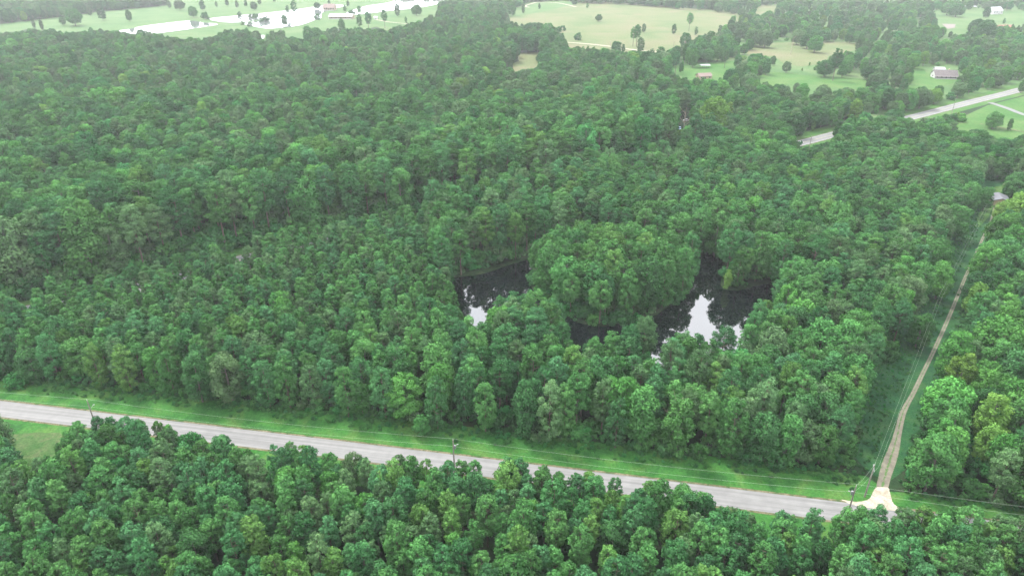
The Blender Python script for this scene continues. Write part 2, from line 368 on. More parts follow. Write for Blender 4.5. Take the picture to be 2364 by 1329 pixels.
V['homestead_field'] = [(2155, 26), (2230, 24), (2364, 27), (2500, 20), (2400, 40), (2335, 62), (2300, 52), (2262, 46), (2240, 52), (2220, 82), (2200, 76), (2172, 62), (2160, 45)]
V['house_yard'] = [(2100, 165), (2128, 152), (2140, 172), (2215, 180), (2200, 190), (2145, 206), (2100, 202)]
V['roadside_lawn'] = [(2190, 292), (2240, 276), (2290, 252), (2364, 233), (2500, 200), (2500, 290), (2364, 312), (2300, 322), (2268, 300), (2245, 300), (2215, 305)]
V['cabin_yard'] = [(2284, 446), (2296, 436), (2326, 432), (2316, 468), (2290, 480), (2282, 500), (2262, 520), (2258, 500), (2276, 470)]
V['foreground_clearing'] = [(25, 965), (60, 968), (150, 980), (135, 998), (100, 1020), (70, 1040), (35, 1050)]
SHEET = {'left_pasture': 'pasture', 'hay_field': 'tan', 'path_field': 'pasture', 'mid_clearing': 'tan', 'shed_lawn': 'lawn', 'snag_field': 'tan', 'green_strip': 'lawn',
         'far_clearing': 'tan', 'homestead_field': 'pasture', 'house_yard': 'lawn', 'roadside_lawn': 'lawn', 'cabin_yard': 'lawn', }
sheet('rough_clearing', smoothpoly([g2(p) for p in [(-60, 1010), (40, 1000), (90, 998), (140, 1000), (170, 1030), (120, 1075), (0, 1090), (-60, 1080)]], 4, .3), M['rough'], .024)
sheet('woodland_meadow', smoothpoly([g2(p) for p in [(1540, 150), (1700, 50), (1720, 14), (2600, -14), (2700, 100), (2364, 190), (2100, 255), (1950, 270), (1750, 225), (1640, 195)]], 4), M['pasture'], .034)
for i, (k, m) in enumerate(SHEET.items()):
    w = [g2(p) for p in V[k]]; c = np.mean(np.array(w), 0)
    w = [tuple(c + (np.array(p) - c) * ({'left_pasture': 1.03, 'roadside_lawn': 1.35, 'homestead_field': 1.15}.get(k, 1.12))) for p in w]
    sheet(k, w, M[m], .050 + .02 * i)
V2 = {  # seen but without a sheet of their own
 'verge_near': [(-700, 796), (0, 874), (500, 932), (1000, 992), (1500, 1053), (1950, 1107), (2000, 1116), (1990, 1150), (1500, 1100), (1000, 1040), (500, 982), (0, 922), (-700, 850)],
 'track': [(2005, 1130), (2010, 1080), (2040, 1012), (2063, 950), (2075, 900), (2095, 850), (2110, 800), (2130, 740), (2150, 700), (2170, 655), (2195, 620), (2205, 575), (2225, 540), (2250, 520), (2272, 480), (2285, 450),
           (2288, 470), (2276, 500), (2256, 535), (2226, 585), (2210, 638), (2192, 690), (2182, 725), (2152, 800), (2130, 862), (2110, 905), (2090, 955), (2082, 1010), (2078, 1080), (2085, 1145)],
 'pond_left': [(1058, 645), (1075, 625), (1150, 612), (1225, 598), (1217, 620), (1206, 655), (1175, 682), (1145, 688), (1122, 715), (1120, 745), (1100, 762), (1082, 735), (1062, 690), (1050, 658)],
 'pond_mid': [(1320, 742), (1360, 745), (1358, 800), (1332, 805), (1318, 798)],
 'pond_right': [(1492, 745), (1560, 700), (1590, 665), (1600, 618), (1665, 604), (1668, 655), (1700, 665), (1772, 655), (1772, 692), (1738, 702), (1718, 732), (1680, 738), (1640, 765), (1590, 765), (1555, 778), (1530, 802), (1497, 803)],
 'pond_glint': [(1676, 785), (1692, 788), (1700, 828), (1690, 826)],
 'road_gap': [(536, 592), (592, 588), (588, 602), (548, 608)],
 'road_gap_left': [(402, 635), (432, 632), (436, 645), (404, 650)],
 'road_gap_mid': [(972, 506), (994, 505), (994, 516), (972, 518)],
 'highway_gap': [(1836, 318), (1925, 300), (1925, 322), (1915, 340), (1850, 348), (1834, 336)],
 'highway_gap_small': [(2008, 268), (2036, 270), (2034, 290), (2020, 294)],
 'highway_east': [(2085, 262), (2240, 222), (2330, 190), (2500, 150), (2500, 200), (2364, 232), (2290, 250), (2200, 262), (2122, 280), (2080, 276)],
 'yard_cars': [(1572, 262), (1596, 262), (1592, 290), (1562, 306), (1560, 290)],
 'woods_gap': [(1742, 330), (1772, 328), (1775, 345), (1744, 347)],
}
VIS = [v for v in V.values()] + [v for v in V2.values() if v]
VB = [(min(p[0] for p in v), max(p[0] for p in v), min(p[1] for p in v), max(p[1] for p in v), v) for v in VIS]
def seen_ground(x, y):
    for a, b, c, d_, v in VB:
        if a <= x <= b and c <= y <= d_ and inpoly(v, x, y): return True
    return False
ENV = [(-700, 890), (-100, 975), (10, 1010), (35, 1075), (100, 1052), (130, 1002), (170, 975), (220, 962), (290, 960), (400, 962), (425, 972), (440, 1006), (480, 1000), (515, 1000), (540, 1030), (600, 1036), (640, 1018), (700, 1030), (745, 1050), (900, 1048), (1000, 1062), (1180, 1058),
       (1200, 1052), (1240, 1068), (1300, 1086), (1400, 1098), (1460, 1118), (1500, 1103), (1560, 1116), (1600, 1130), (1655, 1138), (1680, 1168), (1720, 1175), (1800, 1188), (1860, 1172), (1950, 1182), (2020, 1166), (2100, 1172), (2200, 1166), (2364, 1184), (3000, 1270)]

# far ponds
fp = {'a': [(268, 74), (300, 68), (340, 60), (435, 49), (470, 53), (503, 57), (478, 62), (395, 74), (330, 80)],
      'b': [(484, 44), (560, 36), (640, 28), (705, 20), (760, 12), (800, 14), (775, 20), (745, 30), (742, 42), (728, 47), (690, 60), (640, 66), (615, 67), (585, 62), (562, 56), (590, 50), (640, 44), (600, 46), (560, 52), (515, 52)],
      'c': [(770, 42), (800, 36), (835, 34), (900, 26), (985, 16), (1042, 0), (1050, -14), (960, -14), (900, 6), (850, 14), (822, 22), (800, 30)],
      'd': [(592, 88), (600, 83), (611, 83), (608, 90), (596, 92)]}
for i, (k, p) in enumerate(fp.items()): sheet('far_pond', smoothpoly([g2(q) for q in p], 4), M['farpond'], .40 + .02 * i)
# farm tracks
def pxstrip(name, pl, w, mat, z): 
    c = spl([g2(p) for p in pl], 5); strip(name, offset(c, w), offset(c, -w), mat, z)
pxstrip('farm_road', [(1298, 98), (1340, 101), (1400, 107), (1440, 113), (1490, 119), (1530, 121), (1580, 126)], 2.6, M['gravel'], .36)
pxstrip('farm_path', [(1222, 18), (1212, 15), (1225, 10), (1245, 6), (1290, 8), (1330, 17)], 2.5, M['gravel'], .36)
pxstrip('farm_drive', [(868, 46), (900, 52), (940, 56), (960, 60)], 1.8, M['gravel'], .36)
pxstrip('driveway', [(2285, 238), (2310, 246), (2330, 253), (2364, 266), (2440, 290)], 2.4, M['highway'], .36)
pxstrip('garden_path', [(2262, 287), (2290, 292), (2364, 306)], .9, M['shoulder'], .36)
sheet('concrete_pad', [g2(p) for p in [(2174, 56), (2206, 57), (2204, 65), (2188, 68)]], M['concrete'], .38)

# ------------------------------------------------------------------ tree prototypes
def leafmesh(name, clumps, per, size, elong, mat, flat=.8, up=.35):
    """clumps: (n,4) centre + radius"""
    Cs, Ns, T = [], [], []
    n = 0
    cl = np.array(clumps)
    k = np.maximum(6, (per * (cl[:, 3] / cl[:, 3].mean()) ** 2).astype(int))
    idx = np.repeat(np.arange(len(cl)), k); n = len(idx)
    d = rng.normal(0, 1, (n, 3)); d[:, 2] += up; d /= np.linalg.norm(d, axis=1)[:, None]
    rad = cl[idx, 3] * (.5 + .55 * rng.random(n) ** .6)
    c = cl[idx, :3] + d * rad[:, None] * np.array([1, 1, flat])
    nrm = d + rng.normal(0, .42, (n, 3)); nrm /= np.linalg.norm(nrm, axis=1)[:, None]
    a = rng.normal(0, 1, (n, 3)); t = np.cross(nrm, a); t /= np.linalg.norm(t, axis=1)[:, None]; b = np.cross(nrm, t)
    s = size * (.65 + .7 * rng.random(n)); t = t * (s * elong)[:, None]; b = b * (s / elong)[:, None]
    v = np.stack([c - t * .9 - b * .5, c + t * .2 - b, c + t, c - t * .1 + b], 1).reshape(-1, 3)
    me = bpy.data.meshes.new(name); me.vertices.add(4 * n); me.vertices.foreach_set('co', v.ravel().astype(np.float32))
    me.loops.add(4 * n); me.loops.foreach_set('vertex_index', np.arange(4 * n, dtype=np.int32))
    me.polygons.add(n); me.polygons.foreach_set('loop_start', np.arange(0, 4 * n, 4, dtype=np.int32))
    at = me.attributes.new('tint', 'FLOAT', 'FACE'); ct_ = rng.random(len(cl))
    at.data.foreach_set('value', np.clip(.35 * rng.random(n) + .65 * ct_[idx], 0, 1).astype(np.float32))
    me.materials.append(mat); me.update(calc_edges=True); return me
def trunkmesh(name, Ht, r0, clumps, mat, bend=.3, base=.3):
    m = MB(); bx, by = rng.normal(0, bend, 2); zs = np.linspace(0, Ht * .93, 6)
    ax = lambda z: (bx * (z / Ht) ** 2, by * (z / Ht) ** 2, z)
    m.tube([ax(z) for z in zs], [r0 * (1.15 - .95 * (z / Ht)) for z in zs], 6)
    for c in clumps[::3]:
        z0 = max(Ht * base * .8, c[2] - .5 * math.hypot(c[0], c[1]) * .8)
        p = ax(z0); q = ((p[0] + c[0]) / 2, (p[1] + c[1]) / 2, (z0 + c[2]) / 2 - .1)
        m.tube([p, q, (c[0], c[1], c[2])], [r0 * .32, r0 * .22, r0 * .08], 3)
    return m.mesh(name, mat)
def crown_clumps(n, Ht, zb, Rm, prof, rc, shell=.45):
    cl = []
    tries = 0
    while len(cl) < n and tries < n * 40:
        tries += 1
        u = rng.random(); z = zb + (Ht - zb) * u; Rz = Rm * prof(u); 
        if rng.random() > (Rz / Rm) + .15: continue
        r = Rz * (shell + (1 - shell) * math.sqrt(rng.random())); a = rng.random() * 2 * math.pi
        q = (r * math.cos(a), r * math.sin(a), z - .06 * r); rr = rc * (.7 + .6 * rng.random())
        if any((q[0] - c[0]) ** 2 + (q[1] - c[1]) ** 2 + (q[2] - c[2]) ** 2 < (.72 * rc) ** 2 for c in cl) and tries < n * 25: continue
        cl.append((*q, rr))
    cl.append((0, 0, Ht - rc * .6, rc * .8)); return cl
prof_p = lambda u: max(.12, math.sin(math.pi * (.19 + .72 * u)) ** .75) if u > .12 else .45 + 2.2 * u
prof_b = lambda u: max(.15, (1 - (2 * u - .85) ** 2 * .62)) ** .6 if u < .95 else .4
prof_c = lambda u: max(.1, 1.0 - .85 * u)
KINDS = {}   # kind -> list of (crown_mesh_by_tone, trunk mesh, crown radius, height)
def mk(kind, n, Ht, fb, Rm, prof, ncl, rc, per, size, elong, tones, r0, bark, shell=.45, flat=.8, up=.35):
    KINDS[kind] = []
    for i in range(n):
        h = Ht * (.92 + .16 * rng.random()); rm = Rm * (.88 + .24 * rng.random())
        sx, sy = (.85 + .3 * rng.random()), (.85 + .3 * rng.random())
        cl = [(c[0] * sx, c[1] * sy, c[2], c[3]) for c in crown_clumps(ncl, h - rc * .4, h * fb, rm - rc * .6, prof, rc, shell)]
        base = leafmesh(f'{kind} crown', cl, per, size, elong, M[tones[0][0]], flat, up); ms = {}
        for j, (mk_, tn) in enumerate(tones):
            q = base if j == 0 else base.copy(); q.materials[0] = M[mk_]; ms[tn] = q
        KINDS[kind].append((ms, trunkmesh(f'{kind} trunk', h * .95, r0, cl, M[bark], .25, fb), rm, h))
pt = [('p_' + k, k) for k in PT]; bt = [('b_' + k, k) for k in BT]
mk('young_pine', 9, 13, .30, 2.65, prof_p, 74, .62, 54, .155, 1.5, pt, .16, 'bark_pine')
mk('edge_pine', 4, 17, .10, 3.6, prof_p, 100, .82, 62, .17, 1.5, pt, .22, 'bark_pine')
mk('grown_pine', 6, 18, .38, 3.7, prof_p, 84, .82, 66, .175, 1.5, pt, .24, 'bark_pine')
mk('tall_pine', 6, 25, .42, 4.4, prof_p, 64, 1.25, 84, .22, 1.4, pt, .32, 'bark_pine', .35, .65)
mk('broad', 8, 15, .18, 4.9, prof_b, 66, 1.4, 110, .23, 1.15, bt, .30, 'bark_grey', .5, .85)
mk('spreading', 4, 13, .22, 7.0, prof_b, 84, 1.65, 110, .26, 1.15, bt, .42, 'bark_grey', .5, .8)
mk('upright', 4, 16, .12, 3.6, lambda u: max(.15, math.sin(math.pi * min(1, .15 + .8 * u)) ** .6), 56, 1.2, 95, .22, 1.15, bt, .24, 'bark_grey', .45, .9)
mk('bush', 4, 3.2, .05, 2.2, prof_b, 14, .8, 60, .20, 1.1, bt, .06, 'bark_grey', .3, .8)
PINE = ('young_pine', 'edge_pine', 'grown_pine', 'tall_pine')

# ------------------------------------------------------------------ scatter
trees = []   # dicts: kind, var, tone, x, y, s, rz, zone
def brdist(x, y):
    d = BRa - (x, y); i = int(np.argmin((d ** 2).sum(1))); i2 = min(len(BRa) - 1, i + 1); i1 = max(0, i - 1)
    t = BRa[i2] - BRa[i1]; v = np.array((x, y)) - BRa[i]
    c = t[0] * v[1] - t[1] * v[0]; return math.copysign(math.sqrt((d[i] ** 2).sum()), c)
def trdist(x, y):
    d = TRa - (x, y); i = int(np.argmin((d ** 2).sum(1))); i2 = min(len(TRa) - 1, i + 1); i1 = max(0, i - 1)
    t = TRa[i2] - TRa[i1]; v = np.array((x, y)) - TRa[i]
    c = t[0] * v[1] - t[1] * v[0]; return math.copysign(math.sqrt((d[i] ** 2).sum()), c), i
def clear(x, y, Ht, Rc, lowf):
    """true when a tree here hides none of the ground the photo shows"""
    b = P(x, y, 0)
    if seen_ground(b[0], b[1]): return False
    if b[1] < 330: jx, jy = random.gauss(0, 5), random.gauss(0, 2.5) + 1
    else: jx = jy = 0
    for zf in (lowf, .5 * (lowf + 1), .93):
        q = P(x, y, Ht * zf); r = F * Rc / q[2] * (.8 if zf < .9 else .35)
        for s in (-1, 0, 1):
            if seen_ground(q[0] + s * r + jx, q[1] + jy): return False
    return True
def pick(w):
    ks = list(w); r = random.random() * sum(w.values())
    for k in ks:
        r -= w[k]
        if r <= 0: return k
    return ks[-1]
PW = {'grey-green': 1.4, 'blue-green': 2.2, 'mid-green': 4, 'yellow-green': .9, 'deep-green': 2}
BW = {'dark-green': 3, 'mid-green': 4, 'bright-green': 1.5, 'yellow-green': .1, 'olive-grey': 1.8, 'emerald-green': .6}
BWr = {'dark-green': 1, 'mid-green': 2.5, 'bright-green': 4, 'yellow-green': 2.2, 'olive-grey': .4, 'emerald-green': .5}
BWf = {'dark-green': 3.5, 'mid-green': 3, 'bright-green': .8, 'yellow-green': .1, 'olive-grey': 3, 'emerald-green': .2}
placed = {}
def hit(x, y, r):
    cx, cy = int(x // 8), int(y // 8)
    for i in range(cx - 1, cx + 2):
        for j in range(cy - 1, cy + 2):
            for (a, b, c) in placed.get((i, j), ()):
                if (a - x) ** 2 + (b - y) ** 2 < (r + c) ** 2: return True
    return False
def put(kind, x, y, s, tone, zone, var=None):
    if var is None: var = random.randrange(len(KINDS[kind]))
    if kind not in PINE and tone == 'deep-green': tone = 'dark-green'
    trees.append(dict(kind=kind, var=var, tone=tone, x=x, y=y, s=s, rz=random.random() * 6.283, zone=zone))
    placed.setdefault((int(x // 8), int(y // 8)), []).append((x, y, KINDS[kind][var][2] * s * .62))
def zone_of(x, y, p):
    px, py = p
    if py > interp(NR_F, px) - 4:
        return 'front' if py > interp(NR_N, px) + 14 else None
    bd = brdist(x, y)
    if py < 262 and px > 2000 and bd < 0: pass
    if bd > 0:
        return 'back' if bd > 11.5 else None
    if bd > -6.5: return None
    td, i = trdist(x, y)
    if py > interp(LOT_F, px): return None
    if i < len(TRa) - 2:
        if td > 0: return 'lot' if td > 8.5 + 2.0 * (py < 1000) else None
        return 'east' if td < -4.5 else None
    return 'east' if px > 2260 else 'lot'
def try_put(x, y, zone, kinds, hs, tonew, ov=1.0):
    kind = pick(kinds); var = random.randrange(len(KINDS[kind])); _, _, Rc, Hn = KINDS[kind][var]
    hh = random.uniform(*hs)
    for f in (1, .85, .7):
        s = hh * f / Hn
        if zone == 'front':
            q = P(x, y, Hn * s); r = F * Rc * s / q[2]
            if q[1] < min(interp(ENV, q[0]), interp(ENV, q[0] - .4 * r), interp(ENV, q[0] + .4 * r)) - 4: continue
        if hit(x, y, Rc * s * .62 * ov): continue
        if clear(x, y, Hn * s, Rc * s, .4 if kind in ('grown_pine', 'young_pine', 'tall_pine') else .15):
            put(kind, x, y, s, pick(tonew), zone, var); return True
    return False

# hand-placed trees seen singly in the photograph: (base px, base py, height px, kind, tone, what)
SOLO = [
 (1742, 652, 118, 'edge_pine', 'mid-green', 'left of two full pines on the bank right of the peninsula'),
 (1795, 668, 118, 'edge_pine', 'deep-green', 'right of two full pines on the bank right of the peninsula'),
 (1572, 686, 118, 'edge_pine', 'mid-green', 'full pine at the right end of the island shore'),
 (1586, 652, 112, 'edge_pine', 'deep-green', 'darker pine behind the right end of the island'),
 (1528, 712, 116, 'edge_pine', 'mid-green', 'full pine on the near right shore of the island'),
 (2336, 540, 92, 'broad', 'yellow-green', 'yellow-green tree crowding the grey cabin from its near right'),
 (2322, 502, 40, 'upright', 'bright-green', 'bright small tree before the right corner of the grey cabin'),
 (2268, 486, 52, 'broad', 'mid-green', 'round tree left of the grey cabin at the end of the track'),
 (175, 60, 40, 'spreading', 'mid-green', 'tall leaning pasture tree, the largest left of the lone round trees'),
 (147, 59, 20, 'broad', 'mid-green', 'small pasture tree tucked beside the tall leaning tree'),
 (238, 48, 29, 'broad', 'dark-green', 'round lone pasture tree, left of the pair above the long pond'),
 (300, 50, 27, 'broad', 'mid-green', 'round lone pasture tree nearest the left end of the long pond'),
 (210, 38, 20, 'broad', 'olive-grey', 'small pale tree at the wood edge behind the left pasture'),
 (99, 70, 25, 'upright', 'olive-grey', 'thin pale tree in the left pasture'),
 (80, 66, 20, 'upright', 'olive-grey', 'thinnest pale sapling in the left pasture corner'),
 (416, 24, 24, 'spreading', 'olive-grey', 'wide tree at the right end of the far pasture wood'),
 (447, 41, 26, 'spreading', 'mid-green', 'wide low tree just above the long pond'),
 (469, 25, 24, 'broad', 'dark-green', 'dark round tree behind the tip of the long pond'),
 (475, 45, 17, 'bush', 'dark-green', 'small dark round tree between the two far ponds'),
 (392, 20, 18, 'broad', 'olive-grey', 'pinkish grey thin tree at the end of the far wood'),
 (500, 17, 14, 'upright', 'olive-grey', 'slim tree left in the row behind the far ponds'),
 (525, 15, 16, 'broad', 'dark-green', 'second dark tree in the row behind the far ponds'),
 (548, 19, 18, 'upright', 'olive-grey', 'bare slim tree in the row behind the far ponds'),
 (568, 16, 15, 'broad', 'dark-green', 'dark tree in the middle of the row behind the ponds'),
 (587, 24, 20, 'spreading', 'olive-grey', 'pale wide tree in front of the row behind the ponds'),
 (600, 11, 12, 'broad', 'dark-green', 'last dark tree in the row behind the far ponds'),
 (633, 5, 12, 'broad', 'dark-green', 'low dark tree clump at the top of the pond pasture'),
 (553, 37, 10, 'bush', 'dark-green', 'small dark bush standing out in the far pond'),
 (590, 43, 12, 'bush', 'olive-grey', 'pale shrub on the pond dam, left of the big tree'),
 (580, 42, 10, 'bush', 'olive-grey', 'paler low shrub on the pond dam'),
 (603, 52, 11, 'bush', 'dark-green', 'dark shrub at the near edge of the pond island'),
 (614, 50, 12, 'bush', 'dark-green', 'round dark shrub at the island tip in the pond'),
 (578, 62, 11, 'bush', 'olive-grey', 'scrubby shrub at the left shore of the second pond'),
 (560, 58, 9, 'bush', 'olive-grey', 'lowest scrub on the left shore of the second pond'),
 (658, 60, 26, 'broad', 'dark-green', 'big dark round tree at the pond shore below the tall pair'),
 (682, 44, 44, 'tall_pine', 'deep-green', 'tallest dark tree rising from the far pond shore'),
 (666, 42, 30, 'tall_pine', 'deep-green', 'narrow dark tree left of the tallest pond tree'),
 (733, 22, 16, 'spreading', 'dark-green', 'dark tree on the shore left of the beige house'),
 (760, 10, 9, 'broad', 'dark-green', 'dark round tree behind the beige house'),
 (733, 46, 14, 'bush', 'dark-green', 'dark bush at the pond corner beside the barn'),
 (804, 16, 15, 'upright', 'dark-green', 'upright dark tree right of the beige house'),
 (797, 28, 16, 'broad', 'bright-green', 'light green tree right of the beige house'),
 (830, 31, 18, 'broad', 'mid-green', 'wide tree on the pond spit behind the barn'),
 (812, 35, 12, 'bush', 'dark-green', 'low dark bush beside the white barn'),
 (918, 38, 30, 'upright', 'dark-green', 'dark ragged tree standing alone on the green bank'),
 (962, 37, 26, 'spreading', 'mid-green', 'wide tree at the left end of the bank wood'),
 (889, 66, 44, 'tall_pine', 'deep-green', 'layered dark conifer below the green bank'),
 (852, 76, 50, 'tall_pine', 'deep-green', 'tall pine right of the pair below the barn'),
 (832, 78, 44, 'tall_pine', 'mid-green', 'tall pine left of the pair below the barn'),
 (790, 74, 30, 'broad', 'mid-green', 'round pale tree directly below the white barn'),
 (712, 92, 33, 'broad', 'mid-green', 'round tree sticking up at the pasture edge'),
 (574, 102, 38, 'tall_pine', 'mid-green', 'conical tree in front of the tiny near pond'),
 (938, 62, 24, 'tall_pine', 'mid-green', 'open pine at the farm drive below the green bank'),
 (1245, 22, 14, 'upright', 'dark-green', 'slim dark tree beside the pale farm path'),
 (1165, 37, 32, 'upright', 'olive-grey', 'left tree of the thin grove left of the hay field'),
 (1182, 38, 30, 'broad', 'mid-green', 'leafy middle tree of the grove left of the hay field'),
 (1208, 32, 24, 'upright', 'olive-grey', 'bare stemmed right tree of the grove by the hay field'),
 (1356, 20, 12, 'broad', 'bright-green', 'pale bright sapling on the far side of the hay field'),
 (1289, 74, 13, 'bush', 'dark-green', 'left of two small bushes in the hay field'),
 (1300, 71, 12, 'bush', 'dark-green', 'right of two small bushes in the hay field'),
 (1334, 93, 17, 'bush', 'dark-green', 'pointed dark bush above the pale farm road'),
 (1298, 103, 26, 'upright', 'dark-green', 'dark upright tree at the left end of the farm road'),
 (1382, 50, 17, 'spreading', 'mid-green', 'small flat-topped tree alone in the hay field'),
 (1461, 108, 46, 'tall_pine', 'mid-green', 'left pine of the tall group in the hay field'),
 (1469, 108, 52, 'tall_pine', 'deep-green', 'tallest pine of the group in the hay field'),
 (1478, 123, 38, 'upright', 'olive-grey', 'greyish tree below the tall group in the hay field'),
 (1486, 76, 22, 'upright', 'olive-grey', 'slim tree just right of the tall pine group'),
 (1555, 80, 25, 'upright', 'dark-green', 'dark upright tree at the hay field hedge line'),
 (1590, 73, 44, 'tall_pine', 'mid-green', 'tall open pine at the right of the hay field'),
 (1606, 82, 20, 'upright', 'olive-grey', 'pale slim tree right of the open tall pine'),
 (1581, 112, 36, 'broad', 'dark-green', 'bushy dark tree at the near right field corner'),
 (1422, 130, 36, 'broad', 'dark-green', 'dark round tree in front of the farm road'),
 (1438, 122, 20, 'upright', 'dark-green', 'narrow dark tree beside the round farm road tree'),
 (1525, 124, 16, 'bush', 'mid-green', 'small round bush on the farm road verge'),
 (1572, 168, 24, 'upright', 'dark-green', 'dark small tree on the lawn left of the sheds'),
 (1672, 158, 44, 'tall_pine', 'mid-green', 'tall pine on the lawn right of the sheds'),
 (1625, 140, 44, 'spreading', 'dark-green', 'spreading oak right behind the open shelter'),
 (1600, 144, 42, 'spreading', 'dark-green', 'spreading oak left of the open shelter'),
 (1655, 142, 38, 'spreading', 'mid-green', 'spreading oak between shelter and tall lawn pine'),
 (1764, 111, 36, 'spreading', 'olive-grey', 'grey spreading oak at the left of the snag field'),
 (1740, 108, 40, 'spreading', 'olive-grey', 'large spreading oak at the left corner of the snag field'),
 (1862, 113, 34, 'spreading', 'dark-green', 'oak just right of the pale snag'),
 (1879, 122, 40, 'spreading', 'mid-green', 'low oak reaching into the snag field'),
 (1838, 104, 36, 'spreading', 'olive-grey', 'oak directly behind the pale snag'),
 (1922, 187, 76, 'tall_pine', 'deep-green', 'tall dark pine between snag field and green strip'),
 (2205, 40, 32, 'spreading', 'dark-green', 'right of two big oaks left of the white farmhouse'),
 (2185, 36, 32, 'spreading', 'mid-green', 'left of two big oaks left of the white farmhouse'),
 (2275, 42, 24, 'broad', 'dark-green', 'dark tree touching the white farmhouse'),
 (2316, 56, 14, 'upright', 'mid-green', 'small pointed tree between farmhouse and red roof'),
 (2270, 96, 50, 'spreading', 'dark-green', 'big dark oak left of the red-roofed house'),
 (2248, 84, 40, 'spreading', 'dark-green', 'dark oak above the green yard track'),
 (2290, 298, 40, 'spreading', 'mid-green', 'wide oak on the lawn beside the garden path'),
 (2328, 302, 28, 'upright', 'mid-green', 'slim tree on the lawn, right of the wide oak'),
 (2356, 215, 30, 'broad', 'mid-green', 'tree at the highway edge by the right border'),
 (20, 1062, 105, 'upright', 'olive-grey', 'large grey-green tree by the clearing at the left border'),
 (44, 888, 30, 'bush', 'emerald-green', 'bright bush at the near left corner of the lot'),
 (160, 640, 62, 'broad', 'emerald-green', 'vivid green tree at the foot of the tall pine wall'),
 (505, 575, 50, 'upright', 'emerald-green', 'vivid slim tree right of centre in the tall pine wall'),
 (1140, 420, 44, 'upright', 'bright-green', 'bright tree standing before the dark pines behind the highway'),
 (1064, 430, 42, 'upright', 'bright-green', 'bright tree left of the other bright one behind the highway'),
 (1640, 330, 110, 'broad', 'yellow-green', 'yellow-topped broad tree above the corner of the lot'),
 (1310, 290, 60, 'upright', 'yellow-green', 'yellowish pointed trees left of the far small clearing'),
 (1677, 668, 46, 'upright', 'yellow-green', 'bright yellow-green shrubby tree on the pond peninsula tip'),
 (1700, 665, 95, 'edge_pine', 'mid-green', 'pine behind the yellow shrub on the pond peninsula'),
 (2158, 692, 85, 'broad', 'bright-green', 'bright round tree overhanging the left side of the track'),
 (2112, 802, 78, 'broad', 'mid-green', 'round tree overhanging the track further down on its left'),
 (1978, 770, 90, 'broad', 'emerald-green', 'deep emerald round tree right of the open pond'),
 (938, 962, 92, 'broad', 'bright-green', 'bright lumpy tree at the front edge of the lot'),
 (975, 1003, 42, 'broad', 'mid-green', 'low tree reaching out over the verge below the bright lumpy tree'),
 (1700, 905, 92, 'broad', 'emerald-green', 'glossy green tree before the pond glint'),
 (1478, 860, 130, 'grown_pine', 'grey-green', 'pointed pine standing between the two water openings'),
 (1270, 820, 120, 'edge_pine', 'mid-green', 'full pine left of the narrow middle water opening'),
 (1235, 800, 130, 'grown_pine', 'mid-green', 'pine on the near shore before the island'),
 (1180, 800, 112, 'grown_pine', 'grey-green', 'pine at the left end of the near shore clump'),
]
solo_recs = []
for (px, py, hp, kind, tone, what) in SOLO:
    x, y, _ = G(px, py)
    lo, hi = 1.0, 60.0
    for _k in range(30):
        mid = (lo + hi) / 2
        if py - P(x, y, mid)[1] < hp: lo = mid
        else: hi = mid
    var = random.randrange(len(KINDS[kind])); put(kind, x, y, lo / KINDS[kind][var][3], tone, 'solo', var); trees[-1]['what'] = what

HOUSES_PX = [(765, 20, 18), (792, 44, 22), (2180, 168, 22), (1628, 178, 10), (1627, 152, 9), (2294, 30, 14), (2236, 22, 14), (2316, 68, 14), (2304, 466, 12), (866, 42, 6)]
HS = [(*g2(h[:2]), h[2]) for h in HOUSES_PX]
def houseclear(x, y): return all((x - a) ** 2 + (y - b) ** 2 > (r * .8) ** 2 for a, b, r in HS)
def scatter(y0, y1, sp, fn):
    y = y0; k = 0
    while y < y1:
        wid = (y * ct + 30) * (1182 + 230) / F * 1.12 + 20
        x = -wid + (k % 2) * sp / 2
        while x < wid:
            X = x + random.uniform(-.38, .38) * sp; Y = y + random.uniform(-.38, .38) * sp
            p = P(X, Y, 0); x += sp
            if p[2] < 20 or p[1] > 1640 or p[0] < -330 or p[0] > 2700: continue
            if not houseclear(X, Y): continue
            fn(X, Y, p)
        y += sp * .88; k += 1
def f_front(x, y, p):
    if zone_of(x, y, p[:2]) != 'front': return
    if random.random() < .09: try_put(x, y, 'front', {'broad': 1, 'upright': 1}, (9, 12.5), BW, .8)
    else: try_put(x, y, 'front', {'young_pine': 1}, (10.5, 15.2), PW, .78)
scatter(60, 175, 4.0, f_front)
def in_pond(p): return inpoly(PO, p[0], p[1])
